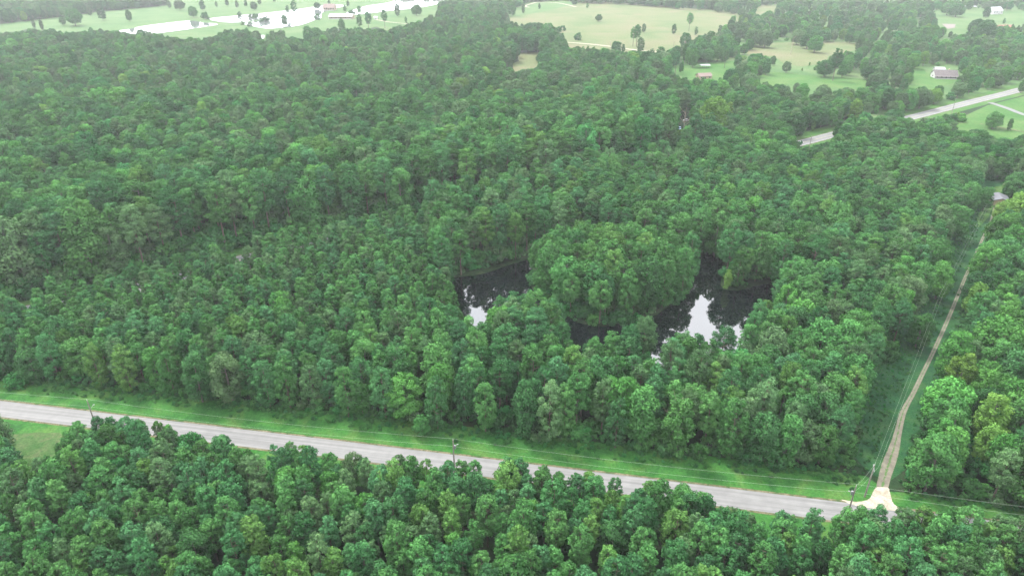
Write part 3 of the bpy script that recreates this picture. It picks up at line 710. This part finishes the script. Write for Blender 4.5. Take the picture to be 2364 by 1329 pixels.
def f_lot(x, y, p):
    px, py = p[0], p[1]
    if zone_of(x, y, (px, py)) != 'lot': return
    if in_pond(p):
        if inpoly(PI, px, py):
            cx_, cy_ = g2((1405, 668)); u = min(1, math.hypot(x - cx_, (y - cy_) * 1.15) / 32); hc = 22 - 8.5 * u ** 2
            try_put(x, y, 'island', {'grown_pine': 5, 'edge_pine': 2 if u > .6 else .3, 'broad': 1.3}, (hc - 1, hc + 1.5), {'mid-green': 5, 'yellow-green': .8, 'deep-green': .6}, .6)
        return
    hh = (13.5, 16.5) if px < 900 else (15, 19)
    if px > 1750: hh = (14, 18)
    edge = py > interp(LOT_F, px) - 30
    k = {'grown_pine': 4, 'young_pine': 3 if px < 1000 else 1, 'broad': .4, 'upright': .4}
    w = PW
    if px < 1060 and py < 800:
        k = {'young_pine': 9, 'grown_pine': .5, 'upright': .15}; hh = (11.6, 13.8); w = {'mid-green': 6, 'blue-green': 2, 'deep-green': 1, 'grey-green': 1}
    if edge: k = {'edge_pine': 4, 'broad': 1, 'upright': 1}
    if 1000 < px < 1420 and py < 660: hh = (19, 23); k = {'tall_pine': 4, 'grown_pine': 2, 'edge_pine': 1}
    if 1580 < px < 1930 and 520 < py < 690: hh = (19, 22.5)
    if px > 1700 or py < 430: k = {'grown_pine': 3, 'broad': 1.6, 'upright': .8}
    if py < 400 and px > 1650: k = {'broad': 3, 'spreading': 1, 'upright': 1, 'grown_pine': .8}
    kd = pick(k); try_put(x, y, 'lot', {kd: 1}, hh, w if kd in PINE else {'dark-green': 3, 'mid-green': 4, 'bright-green': 1, 'olive-grey': 1.5}, .8)
def sp_lot(x, y, p):
    if p[0] < 1000 and random.random() < .0: return
    f_lot(x, y, p)
scatter(95, 420, 4.9, sp_lot)
def f_east(x, y, p):
    if zone_of(x, y, p[:2]) != 'east': return
    w = BWr if p[1] > 470 and p[0] < 2330 else BW
    kd = pick({'broad': 4, 'upright': 1.5, 'spreading': .8, 'grown_pine': .8})
    try_put(x, y, 'east', {kd: 1}, (12, 17), w if kd in BT or kd not in PINE else PW, .85)
scatter(95, 430, 6.0, f_east)
def f_back(x, y, p):
    px, py = p[0], p[1]
    bd = brdist(x, y)
    z = zone_of(x, y, (px, py))
    if z is None: return
    if z != 'back' and y < 430: return
    if px > 1560 and py < 250 and random.random() < .56: return
    if px > 1560 and py < 330 and random.random() < .16:
        try_put(x, y, 'back', {'bush': 1, 'upright': .5}, (3, 7), BWr, .6); return
    near = 0 < bd < 60
    if near and px < 1600: k = {'tall_pine': 6, 'broad': 1, 'upright': 1, 'grown_pine': .6}; hh = (25, 31)
    elif px < 1650 and y < 480: k = {'tall_pine': 2.5, 'broad': 4, 'upright': 2, 'spreading': .5}; hh = (17, 24)
    elif px < 1650: k = {'tall_pine': 1.6, 'broad': 4, 'upright': 1, 'spreading': 1.5}; hh = (14, 21)
    else: k = {'tall_pine': .5, 'broad': 4, 'upright': .8, 'spreading': 2.5}; hh = (10, 16)
    kd = pick(k); hh = hh if kd != 'spreading' else (11, 15)
    try_put(x, y, 'back', {kd: 1}, hh, PW if kd in PINE else ({'dark-green': 2, 'mid-green': 3, 'bright-green': 1.6, 'yellow-green': .35, 'olive-grey': 3, 'emerald-green': .5} if px > 1560 and py < 300 else BWf if y > 480 else BW), .8)
scatter(200, 480, 5.6, f_back)
scatter(480, 800, 8.0, f_back)
scatter(800, 1750, 11.5, f_back)
# undergrowth along the edges that show
bushes = []
def f_bush(x, y, p):
    px, py = p[0], p[1]
    z = zone_of(x, y, (px, py))
    if z == 'lot' and not in_pond(p) and inpoly(PO, px, py + 34) and not inpoly(PO, px, py + 15):
        bushes.append((x, y, random.uniform(1.3, 2.4), random.random() * 6.28)); return
    if z in (None, 'front') or (in_pond(p) and not inpoly(PI, px, py)) or seen_ground(px, py): return
    e = py > interp(LOT_F, px) - 60 or abs(brdist(x, y)) < 30 or (inpoly(PI, px, py)) or abs(trdist(x, y)[0]) < 18 or z == 'east'
    if inpoly(PI, px, py): bushes.append((x, y, random.uniform(.8, 1.6), random.random() * 6.28)); return
    if py > interp(LOT_F, px) - 6: return
    if e and random.random() < .75: bushes.append((x, y, random.uniform(1.2, 2.8) if brdist(x, y) > 0 else random.uniform(.6, 1.4), random.random() * 6.28))
scatter(95, 420, 3.4, f_bush)
weeds = []
def f_weed(x, y, p):
    px, py = p[0], p[1]; e = interp(LOT_F, px)
    if e - 14 < py < interp(NR_F, px) - 6:
        u = (py - e) / max(1, interp(NR_F, px) - e)
        if 1962 < px < 2098 and abs(trdist(x, y)[0]) < 5: return
        if random.random() < .6 - 1.2 * u: weeds.append((x, y, random.uniform(.10, .30) * (1.2 - .6 * u), random.random() * 6.28))
    elif 1120 > py > 470:
        td, i = trdist(x, y)
        if (3.0 < td < 12.5 or -6 < td < -2.9) and random.random() < .55: weeds.append((x, y, random.uniform(.08, .24), random.random() * 6.28))
scatter(95, 330, 1.15, f_weed)
print('TREES', len(trees), 'bushes', len(bushes))

# ------------------------------------------------------------------ things and masses
for t in trees:
    _, _, Rc, Hn = KINDS[t['kind']][t['var']]; t['h'] = Hn * t['s']; t['r'] = Rc * t['s']
    q = P(t['x'], t['y'], t['h'] * .7); t['px'], t['py'] = q[0], q[1]; t['size'] = F * t['r'] / q[2]
    t['pine'] = t['kind'] in PINE
    t['infr'] = -8 < q[0] < 2372 and -6 < q[1] < 1345
def choose(sel, n):
    a = [t for t in sel if t['infr'] or t['zone'] == 'solo']
    a.sort(key=lambda t: (t['zone'] != 'solo', -t['size'])); return a[:n]
things = choose([t for t in trees if t['pine']], 300) + choose([t for t in trees if not t['pine']], 300)
for t in things: t['thing'] = True

def band(t):
    px, py, z = t['px'], t['py'], t['zone']
    if z == 'front':
        u = (py - interp(ENV, px)) / (1329 - interp(ENV, px))
        return ("edging the road's near side" if u < .17 else "just below the roadside row" if u < .38 else "amid the foreground stand" if u < .6 else
                "low in the foreground stand" if u < .82 else "along the bottom edge")
    if z == 'island': return 'on the pond island'
    if z == 'east': return 'right of the dirt track, ' + ('near its mouth' if py > 1000 else 'midway' if py > 780 else 'near its far end' if py > 560 else 'beyond its bend')
    if z == 'lot': return "edging the road's far side" if py > interp(LOT_F, px) - 110 else 'in the near middle wood' if py > 760 else 'in the far middle wood'
    return 'just behind the highway' if py > 400 else 'well behind the highway'
CB = [(130, 'by the left border'), (330, 'near left pole'), (530, 'right of left pole'), (730, 'quarter way across'), (930, 'left of middle pole'),
      (1160, 'near middle pole'), (1300, 'left of island'), (1420, 'level with island'), (1560, 'near dead tree'), (1700, 'below white water'), (1860, 'left of corner pole'),
      (2000, 'near corner pole'), (2110, 'near track mouth'), (2230, 'right of track'), (9999, 'by right border')]
ordn = ['first', 'second', 'third', 'fourth', 'fifth', 'sixth', 'seventh', 'eighth', 'ninth', 'tenth']
groups = {}
for t in things:
    if 'what' in t: continue
    sp = 'pine' if t['pine'] else {'broad': 'round tree', 'upright': 'upright tree', 'spreading': 'spreading tree', 'bush': 'shrub'}[t['kind']]
    b = band(t); c = [n for x, n in CB if t['px'] < x][0]
    t['where'] = f"{b}, {c}" if t['zone'] not in ('east',) else b
    if t['zone'] in ('lot', 'back'): t['where'] = t['where'].replace('near left pole', 'above left pole').replace('near middle pole', 'above middle pole').replace('near corner pole', 'above corner pole').replace('below white water', 'in line with white water')
    t['lab'] = f"{t['tone']} {sp} {t['where']}"
    groups.setdefault(t['lab'], []).append(t)
for lab, ts in groups.items():
    if len(ts) == 1: ts[0]['label'] = lab; continue
    ts.sort(key=lambda t: t['px'])
    if len(ts) == 2:
        big = max(ts, key=lambda t: t['h']); 
        if abs(ts[0]['h'] - ts[1]['h']) > 1.2:
            for t in ts: t['label'] = ('taller ' if t is big else 'shorter ') + lab
            continue
    for i, t in enumerate(ts): t['label'] = f"{lab}, {ordn[i] + ' from left' if i < len(ts) - 1 and i < 10 else ('rightmost' if i == len(ts) - 1 else 'among several')}"
ZG = {'front': 'trees of the foreground stand', 'lot': 'trees of the middle wood', 'island': 'trees on the pond island', 'east': 'trees right of the dirt track', 'back': 'trees behind the highway', 'solo': 'trees standing out singly'}
for t in things:
    kd, v = t['kind'], t['var']; ms, tm, _, _ = KINDS[kd][v]
    nm = 'pine_tree' if t['pine'] else ('shrub' if kd == 'bush' else 'broadleaf_tree')
    z0 = .75 if t['zone'] == 'island' else 0
    e = empty(nm, (t['x'], t['y'], z0 - .05), t['rz'], t['s'])
    tag(e, t.get('what') or t['label'], 'shrub' if kd == 'bush' else ('pine tree' if t['pine'] else 'tree'), ZG[t['zone']])
    mesh_obj('crown', ms[t['tone']], e); mesh_obj('trunk', tm, e)

# the remaining trees: one mass of each sort (points carrying whole trees)
def join_proto(kind, v, tone):
    ms, tm, _, _ = KINDS[kind][v]; a = ms[tone]
    na, nv = len(a.polygons), len(a.vertices)
    va = np.empty(nv * 3, np.float32); a.vertices.foreach_get('co', va)
    tv = np.array([p.co[:] for p in tm.vertices], np.float32); tf = [tuple(i + nv for i in p.vertices) for p in tm.polygons]
    me = bpy.data.meshes.new('mass tree'); n2 = len(tv); ln = sum(len(f) for f in tf)
    me.vertices.add(nv + n2); me.vertices.foreach_set('co', np.concatenate([va, tv.ravel()]))
    li = np.concatenate([np.arange(4 * na), np.array([i for f in tf for i in f])]).astype(np.int32)
    me.loops.add(len(li)); me.loops.foreach_set('vertex_index', li)
    st_ = list(range(0, 4 * na, 4)); k = 4 * na
    for f in tf: st_.append(k); k += len(f)
    me.polygons.add(na + len(tf)); me.polygons.foreach_set('loop_start', np.array(st_, np.int32))
    tint = np.zeros(na, np.float32); a.attributes['tint'].data.foreach_get('value', tint)
    at = me.attributes.new('tint', 'FLOAT', 'FACE'); at.data.foreach_set('value', np.concatenate([tint, np.full(len(tf), .5, np.float32)]))
    me.materials.append(a.materials[0]); me.materials.append(tm.materials[0])
    me.update(calc_edges=True); me.polygons.foreach_set('material_index', np.array([0] * na + [1] * len(tf), np.int32))
    return me
def mass(name, label, pts):
    """pts: (x, y, z, scale, rz, key)"""
    keys = sorted({p[5] for p in pts}); kc = bpy.data.collections.new(name + ' source')
    for i, k in enumerate(keys):
        o = bpy.data.objects.new(f'{name} source {i:03d}', join_proto(*k)); kc.objects.link(o)
    me = bpy.data.meshes.new(name); me.vertices.add(len(pts)); me.vertices.foreach_set('co', np.array([p[:3] for p in pts], np.float32).ravel())
    for an, ty, vals in (('tree_scale', 'FLOAT', [p[3] for p in pts]), ('tree_turn', 'FLOAT', [p[4] for p in pts]), ('tree_kind', 'INT', [keys.index(p[5]) for p in pts])):
        me.attributes.new(an, ty, 'POINT').data.foreach_set('value', np.array(vals, np.float32 if ty == 'FLOAT' else np.int32))
    o = mesh_obj(name, me); tag(o, label, None, None, 'stuff')
    ng = bpy.data.node_groups.new(name, 'GeometryNodeTree')
    ng.interface.new_socket('Geometry', in_out='INPUT', socket_type='NodeSocketGeometry'); ng.interface.new_socket('Geometry', in_out='OUTPUT', socket_type='NodeSocketGeometry')
    gi = nn(ng, 'NodeGroupInput'); go = nn(ng, 'NodeGroupOutput'); ip = nn(ng, 'GeometryNodeInstanceOnPoints'); ci = nn(ng, 'GeometryNodeCollectionInfo')
    ci.inputs['Collection'].default_value = kc; ci.inputs['Separate Children'].default_value = True; ci.inputs['Reset Children'].default_value = True
    def att(n, ty):
        a = nn(ng, 'GeometryNodeInputNamedAttribute', data_type=ty); a.inputs['Name'].default_value = n; return a.outputs['Attribute']
    cx = nn(ng, 'ShaderNodeCombineXYZ'); er = nn(ng, 'FunctionNodeEulerToRotation'); cs = nn(ng, 'ShaderNodeCombineXYZ')
    ng.links.new(att('tree_turn', 'FLOAT'), cx.inputs[2]); ng.links.new(cx.outputs[0], er.inputs[0])
    sc = att('tree_scale', 'FLOAT')
    for i in range(3): ng.links.new(sc, cs.inputs[i])
    ng.links.new(gi.outputs[0], ip.inputs['Points']); ng.links.new(ci.outputs[0], ip.inputs['Instance']); ip.inputs['Pick Instance'].default_value = True
    ng.links.new(att('tree_kind', 'INT'), ip.inputs['Instance Index']); ng.links.new(er.outputs[0], ip.inputs['Rotation']); ng.links.new(cs.outputs[0], ip.inputs['Scale'])
    ng.links.new(ip.outputs[0], go.inputs[0])
    md = o.modifiers.new('trees', 'NODES'); md.node_group = ng
    return o
rest = [t for t in trees if not t.get('thing')]
z_of = lambda t: .7 if t['zone'] == 'island' else -.05
mass('pine_forest', 'dense mass of green pines filling the woods beyond the nearest trees', [(t['x'], t['y'], z_of(t), t['s'], t['rz'], (t['kind'], t['var'], t['tone'])) for t in rest if t['pine']])
mass('broadleaf_forest', 'dense mass of mixed broadleaf trees filling the far woods', [(t['x'], t['y'], z_of(t), t['s'], t['rz'], (t['kind'], t['var'], t['tone'])) for t in rest if not t['pine']])
mass('undergrowth', 'low leafy undergrowth along the wood edges and banks', [(x, y, 0, s, r, ('bush', random.randrange(4), pick({'dark-green': 3, 'mid-green': 3, 'olive-grey': 1, 'emerald-green': 1}))) for x, y, s, r in bushes])

mass('verge_weeds', 'tall weeds and rough grass tufts on the verges', [(x, y, -.05, s, r, ('bush', random.randrange(4), pick({'dark-green': 2, 'mid-green': 3, 'emerald-green': 2}))) for x, y, s, r in weeds])
# ------------------------------------------------------------------ dead trees
def dead_tree(px, py, hp, label, nb=9, cut=1.0, seed=1):
    x, y, _ = G(px, py); lo, hi = 1., 60.
    for _k in range(30):
        mid = (lo + hi) / 2
        if py - P(x, y, mid)[1] < hp: lo = mid
        else: hi = mid
    h = lo; rr = random.Random(seed); e = empty('dead_tree', (x, y, 0)); tag(e, label, 'dead tree')
    m = MB(); zs = [0, h * .3, h * .6, h]; m.tube([(0, 0, 0), (.1, 0, h * .3), (-.1, .1, h * .6), (.2, 0, h)], [h * .018, h * .014, h * .01, h * .003], 6)
    mesh_obj('trunk', m.mesh('dead trunk', M['deadwood']), e)
    for i in range(nb):
        z0 = h * rr.uniform(.45, .9); a = rr.uniform(0, 6.28); l = h * rr.uniform(.14, .3) * cut
        m = MB(); q = (math.cos(a) * l * .5, math.sin(a) * l * .5, z0 + l * .45); w = (math.cos(a + .2) * l, math.sin(a + .2) * l, z0 + l * 1.0)
        m.tube([(0, 0, z0), q, w], [h * .006, h * .004, h * .0015], 4)
        m.tube([q, (q[0] + l * .3 * math.cos(a - .8), q[1] + l * .3 * math.sin(a - .8), q[2] + l * .3)], [h * .003, h * .001], 3)
        mesh_obj('branch', m.mesh('dead branch', M['deadwood']), e)
dead_tree(1549, 1020, 100, 'bare dead tree with spreading pale branches at the lot front', 10, 1, 1)
dead_tree(1556, 322, 68, 'pale bare trunk, left of two dead trees above the lot corner', 5, .5, 2)
dead_tree(1575, 328, 80, 'forked dead tree, right of two above the lot corner', 7, 1, 3)
dead_tree(1825, 126, 42, 'bleached snag alone in the dry field', 6, .8, 4)
dead_tree(514, 770, 50, 'reddish dead tree among the young pines of the middle wood', 6, .6, 5)
dead_tree(2180, 135, 26, 'small bare grey tree behind the porch house', 6, 1, 6)

# ------------------------------------------------------------------ utility poles and wires
def pole(px, py, h, label, rz, arm=False, can=True, brace=True):
    x, y, _ = G(px, py); e = empty('utility_pole', (x, y, 0), rz); tag(e, label, 'utility pole', 'utility poles')
    m = MB(); m.tube([(0, 0, 0), (0, 0, h * .5), (0, 0, h)], [.20, .17, .13], 8); mesh_obj('post', m.mesh('post', M['polewood']), e)
    m = MB(); m.tube([(0, 0, h), (0, 0, h + .45)], [.05, .04], 6); mesh_obj('insulator', m.mesh('insulator', M['white']), e)
    if arm:
        m = MB(); m.quadbox(-1.3, 1.3, -.06, .06, h - .9, h - .75); mesh_obj('crossarm', m.mesh('crossarm', M['steel']), e)
    if can:
        m = MB(); m.tube([(.38, 0, h - 2.6), (.38, 0, h - 2.55), (.38, 0, h - 1.6), (.38, 0, h - 1.5)], [.12, .25, .25, .12], 10); mesh_obj('transformer', m.mesh('transformer', M['steel']), e)
    if brace:
        m = MB(); m.tube([(.1, 0, h - 2.6), (.9, .2, h - 1.7)], [.05, .05], 5); mesh_obj('lamp_arm', m.mesh('lamp arm', M['steel']), e)
        m = MB(); m.quadbox(.85, 1.25, .1, .3, h - 1.7, h - 1.6); mesh_obj('lamp_head', m.mesh('lamp head', M['steel']), e)
    return (x, y, h)
p1 = pole(229, 1004, 11, 'leaning-looking utility pole by the left bend of the pale road', .3, False, False, True)
p2 = pole(1050, 1099, 11, 'utility pole with lamp arm halfway along the pale road', .3)
p3 = pole(1950, 1208, 11, 'utility pole with transformer opposite the dirt track mouth', 2.8)
p4 = pole(1996, 1146, 9.5, 'grey utility pole with crossarm beside the dirt track', 1.2, True, False, False)
p5 = pole(1865, 358, 11, 'thin utility pole beside the highway by the silver car', 0, False, False, False)
p6 = pole(2197, 262, 9, 'thin utility pole beside the bright stretch of highway', 0, False, False, False)
pole(1408, 118, 10, 'utility pole by the farm road behind the round dark tree', 0, False, False, False)
pole(1554, 117, 10, 'utility pole at the near edge of the hay field', 0, False, False, False)
pole(2321, 27, 14, 'tall light pole right of the white farmhouse', 0, False, False, False)
def wire(pts, label, sag=1.0, r=.015):
    path = []
    for a, b in zip(pts, pts[1:]):
        for i in range(17):
            t = i / 16
            if i == 0 and path: continue
            path.append((a[0] + (b[0] - a[0]) * t, a[1] + (b[1] - a[1]) * t, a[2] + (b[2] - a[2]) * t - sag * 4 * t * (1 - t)))
    m = MB(); m.tube(path, [r] * len(path), 4); o = mesh_obj('overhead_wire', m.mesh('overhead wire', M['wire'])); tag(o, label, 'overhead wire', 'overhead wires')
dx, dy = (p2[0] - p1[0]) , (p2[1] - p1[1])
p0 = (p1[0] - dx, p1[1] - dy, 11); pe = (p3[0] + (p3[0] - p2[0]), p3[1] + (p3[1] - p2[1]), 11)
up = lambda p, z: (p[0], p[1], z)
wire([up(p0, 11.45), up(p1, 11.45), up(p2, 11.45), up(p3, 11.45), up(pe, 11.45)], 'upper power wire running along the pale road')
wire([up(p0, 9.2), up(p1, 9.2), up(p2, 9.2), up(p3, 9.2), up(pe, 9.2)], 'lower power wire running along the pale road')
pt4 = G(2150, 740); pt5 = G(2262, 520)
wire([up(p3, 11.2), up(p4, 9.9), (pt4[0], pt4[1], 9.9), (pt5[0], pt5[1], 9.9)], 'power wire branching off above the dirt track verge', .7, .010)
wire([up(p3, 9.4), (p4[0] + 1.3, p4[1] + .4, 8.8), (pt4[0] + 1.3, pt4[1] + .4, 8.8), (pt5[0] + 1, pt5[1], 8.8)], 'lower branch wire above the dirt track verge', .7, .010)

# ------------------------------------------------------------------ buildings
def house(name, cat, label, px, py, rz, w, dp, h, rh, wall, roof, wins=3, door=True, porch=0, chimney=False, over=.5, openside=False, roofdeck=None):
    x, y, _ = G(px, py); e = empty(name, (x, y, 0), R_(rz)); tag(e, label, cat)
    m = MB(); a, b = w / 2, dp / 2
    if openside:
        for sx in (-1, 0, 1):
            for sy in (-1, 1):
                mm = MB(); mm.quadbox(sx * (a - .2) - .1, sx * (a - .2) + .1, sy * (b - .2) - .1, sy * (b - .2) + .1, 0, h); mesh_obj('post', mm.mesh('post', wall), e)
    else:
        for q in ([(-a, -b), (a, -b)], [(a, -b), (a, b)], [(a, b), (-a, b)], [(-a, b), (-a, -b)]):
            m.poly([(*q[0], 0), (*q[1], 0), (*q[1], h), (*q[0], h)])
        for s in (-1, 1): m.poly([(s * a, -b, h), (s * a, b, h), (s * a, 0, h + rh)])
        mesh_obj('wall', m.mesh('wall', wall), e)
    m = MB(); o = over; th = .18
    for s in (-1, 1):
        k = rh / b
        p = [(-a - o, s * (b + o), h - o * k), (a + o, s * (b + o), h - o * k), (a + o, 0, h + rh), (-a - o, 0, h + rh)]
        q = [(v[0], v[1], v[2] + th) for v in p]
        m.poly(q if s < 0 else q[::-1]); m.poly(p[::-1] if s < 0 else p); m.poly([p[0], p[1], q[1], q[0]])
        for i, j in ((0, 3), (1, 2)): m.poly([p[i], p[j], q[j], q[i]])
    mesh_obj('roof', m.mesh('roof', roof), e)
    if not openside:
        for i in range(wins):
            cx = -a + w * (i + .5) / wins
            if door and i == wins // 2:
                m = MB(); m.quadbox(cx - .5, cx + .5, -b - .05, -b + .02, 0, 2.1); mesh_obj('door', m.mesh('door', M['dark']), e); continue
            m = MB(); m.quadbox(cx - .7, cx + .7, -b - .06, -b + .02, h * .35, h * .8); wf = mesh_obj('window', m.mesh('window', M['white']), e)
            m = MB(); m.quadbox(cx - .58, cx + .58, -b - .09, -b - .065, h * .35 + .1, h * .8 - .1); mesh_obj('pane', m.mesh('pane', M['glass']), wf)
        for s in (-1, 1):
            m = MB(); m.quadbox(s * a - .05, s * a + .05, -.8, .8, h * .35, h * .75); mesh_obj('window', m.mesh('window', M['glass']), e)
    if porch:
        m = MB(); m.poly([(-a - o, -b - .1, h - .15), (a + o, -b - .1, h - .15), (a + o, -b - porch, h - .9), (-a - o, -b - porch, h - .9)][::-1])
        m.poly([(-a - o, -b - .1, h - .27), (a + o, -b - .1, h - .27), (a + o, -b - porch, h - 1.02), (-a - o, -b - porch, h - 1.02)])
        mesh_obj('porch_roof', m.mesh('porch roof', roofdeck or roof), e)
        for i in range(6):
            cx = -a + w * i / 5; m = MB(); m.quadbox(cx - .08, cx + .08, -b - porch + .1, -b - porch + .26, 0, h - 1); mesh_obj('porch_post', m.mesh('porch post', M['white']), e)
        m = MB()
        for i in range(5): m.quadbox(-a + w * i / 5 + .1, -a + w * (i + 1) / 5 - .1, -b - porch + .14, -b - porch + .2, .15, .95)
        mesh_obj('railing', m.mesh('railing', M['white']), e)
    if chimney:
        m = MB(); m.quadbox(a * .3, a * .3 + .9, .3, 1.2, h, h + rh + .9); mesh_obj('chimney', m.mesh('chimney', M['brickwall']), e)
    return e
house('house', 'house', 'two-storey beige farmhouse on the shore of the far ponds', 762, 24, -6, 20, 11, 5.5, 4.5, M['beige'], M['shingle'], 5, True, 3, True)
house('barn', 'barn', 'long white-roofed open barn in front of the beige farmhouse', 790, 43, -3, 36, 15, 4.5, 2.2, M['beige'], M['metal'], 5, True, 4, roofdeck=M['metal'])
house('shed', 'shed', 'small pale pump shed right of the long barn', 868, 45, 0, 5, 4, 3, 1.2, M['white'], M['metal'], 1, False)
house('house', 'house', 'white porch house with weathered grey roof among the trees', 2178, 180, -8, 19, 10, 3.2, 3.6, M['white'], M['greyroof'], 5, True, 3.2, True)
house('outbuilding', 'outbuilding', 'pale-roofed wing at the left of the porch house', 2166, 167, -8, 8, 7, 3.2, 1.4, M['white'], M['metal'], 2, False)
house('cottage', 'cottage', 'small yellow cottage with brown roof on the green lawn', 1624, 182, 12, 12, 7.5, 2.9, 2.0, M['beige'], M['shingle'], 3, True)
house('shelter', 'shelter', 'open white-roofed shelter behind the yellow cottage', 1626, 157, 4, 9, 6, 2.6, .7, M['polewood'], M['metal'], openside=True, over=.3)
house('house', 'house', 'white farmhouse in the far right field', 2294, 33, 18, 20, 14, 6.0, 5.0, M['white'], M['metal'], 4, True, 0, False)
house('shelter', 'shelter', 'long metal carport left of the white farmhouse', 2238, 21, -8, 18, 9, 4.0, 1.0, M['steel'], M['metal'], openside=True, over=.3)
house('house', 'house', 'brick house with faded red roof near the right border', 2316, 72, 0, 17, 10, 3.6, 4.0, M['brickwall'], M['redroof'], 4, True, 0, True)
house('cabin', 'cabin', 'grey metal-roofed cabin at the far end of the dirt track', 2304, 470, 68, 9, 7, 2.8, 1.2, M['brickwall'], M['oldmetal'], 2, True)

# ------------------------------------------------------------------ vehicles
def vehicle(name, cat, label, px, py, rz, paint, pick_=False, wh=1.8):
    x, y, _ = G(px, py); e = empty(name, (x, y, .04), R_(rz)); tag(e, label, cat)
    L2, W2 = (2.7 if pick_ else 2.35), .9
    if pick_: prof = [(-L2, .45), (L2, .45), (L2, 1.0), (1.3, 1.1), (.7, 1.1), (-.9, 1.1), (-L2, 1.15)]; cab = [(-.95, 1.1), (1.2, 1.1), (.6, 1.8), (-.7, 1.8)]
    else: prof = [(-L2, .35), (L2, .35), (L2, .75), (1.2, .98), (-1.8, 1.02), (-L2, .95)]; cab = [(-1.8, 1.0), (1.25, .98), (.45, 1.45), (-1.0, 1.45)]
    def ext(pr, w0, w1, mat, nm, par):
        m = MB(); n = len(pr); zm = max(p[1] for p in pr); z0 = min(p[1] for p in pr)
        ww = [w0 + (w1 - w0) * (p[1] - z0) / max(.01, zm - z0) for p in pr]
        A = [(p[0], -w, p[1]) for p, w in zip(pr, ww)]; B = [(p[0], w, p[1]) for p, w in zip(pr, ww)]
        m.poly(A); m.poly(B[::-1])
        for i in range(n): j = (i + 1) % n; m.poly([A[j], A[i], B[i], B[j]])
        return mesh_obj(nm, m.mesh(nm, mat), par)
    ext(prof, W2, W2 * .97, paint, 'body', e); ext(cab, W2 * .9, W2 * .74, M['glass'], 'window', e)
    zt = cab[2][1]; m = MB(); m.quadbox(cab[3][0] - .05, cab[2][0] + .05, -W2 * .75, W2 * .75, zt, zt + .05); mesh_obj('roof_panel', m.mesh('roof panel', paint), e)
    for sx in (-1, 1):
        for sy in (-1, 1):
            m = MB(); cx = sx * L2 * .6; m.tube([(cx, sy * (W2 - .12), .33), (cx, sy * (W2 + .04), .33)], [.34, .34], 12); wv = mesh_obj('wheel', m.mesh('wheel', M['rubber']), e)
            m = MB(); m.tube([(cx, sy * (W2 + .045), .33), (cx, sy * (W2 + .06), .33)], [.2, .2], 10); mesh_obj('rim', m.mesh('rim', M['steel']), wv)
    for sy in (-1, 1):
        m = MB(); m.quadbox(L2 - .02, L2 + .03, sy * .6 - .2, sy * .6 + .2, .6, .74); mesh_obj('headlight', m.mesh('headlight', M['white']), e)
vehicle('car', 'car', 'silver car driving on the highway where trees hide the road', 1847, 332, 36, M['silver'])
vehicle('pickup_truck', 'truck', 'dark pickup truck on the highway before the long bright stretch', 2001, 274, 30, M['dark'], True)
vehicle('car', 'car', 'white car parked in the yard behind the dead trees', 1585, 280, 10, M['white'])
vehicle('pickup_truck', 'truck', 'pale blue truck parked between the two dead trees', 1569, 300, 80, M['blue'], True)
vehicle('car', 'car', 'white car half hidden in the gap left of the silver car', 1758, 340, 60, M['white'])

# ------------------------------------------------------------------ haze
hm, hn = newmat('haze'); ho = nn(hn, 'ShaderNodeOutputMaterial'); hv = nn(hn, 'ShaderNodeVolumePrincipled')
hv.inputs['Color'].default_value = (.93, .97, 1, 1); hv.inputs['Density'].default_value = .00010; hv.inputs['Anisotropy'].default_value = .2
hn.links.new(hv.outputs[0], ho.inputs['Volume'])
m = MB(); m.quadbox(-7200, 7200, -500, 12200, -1.5, 135); hz = mesh_obj('haze', m.mesh('haze', hm)); tag(hz, None, None, None, 'stuff')
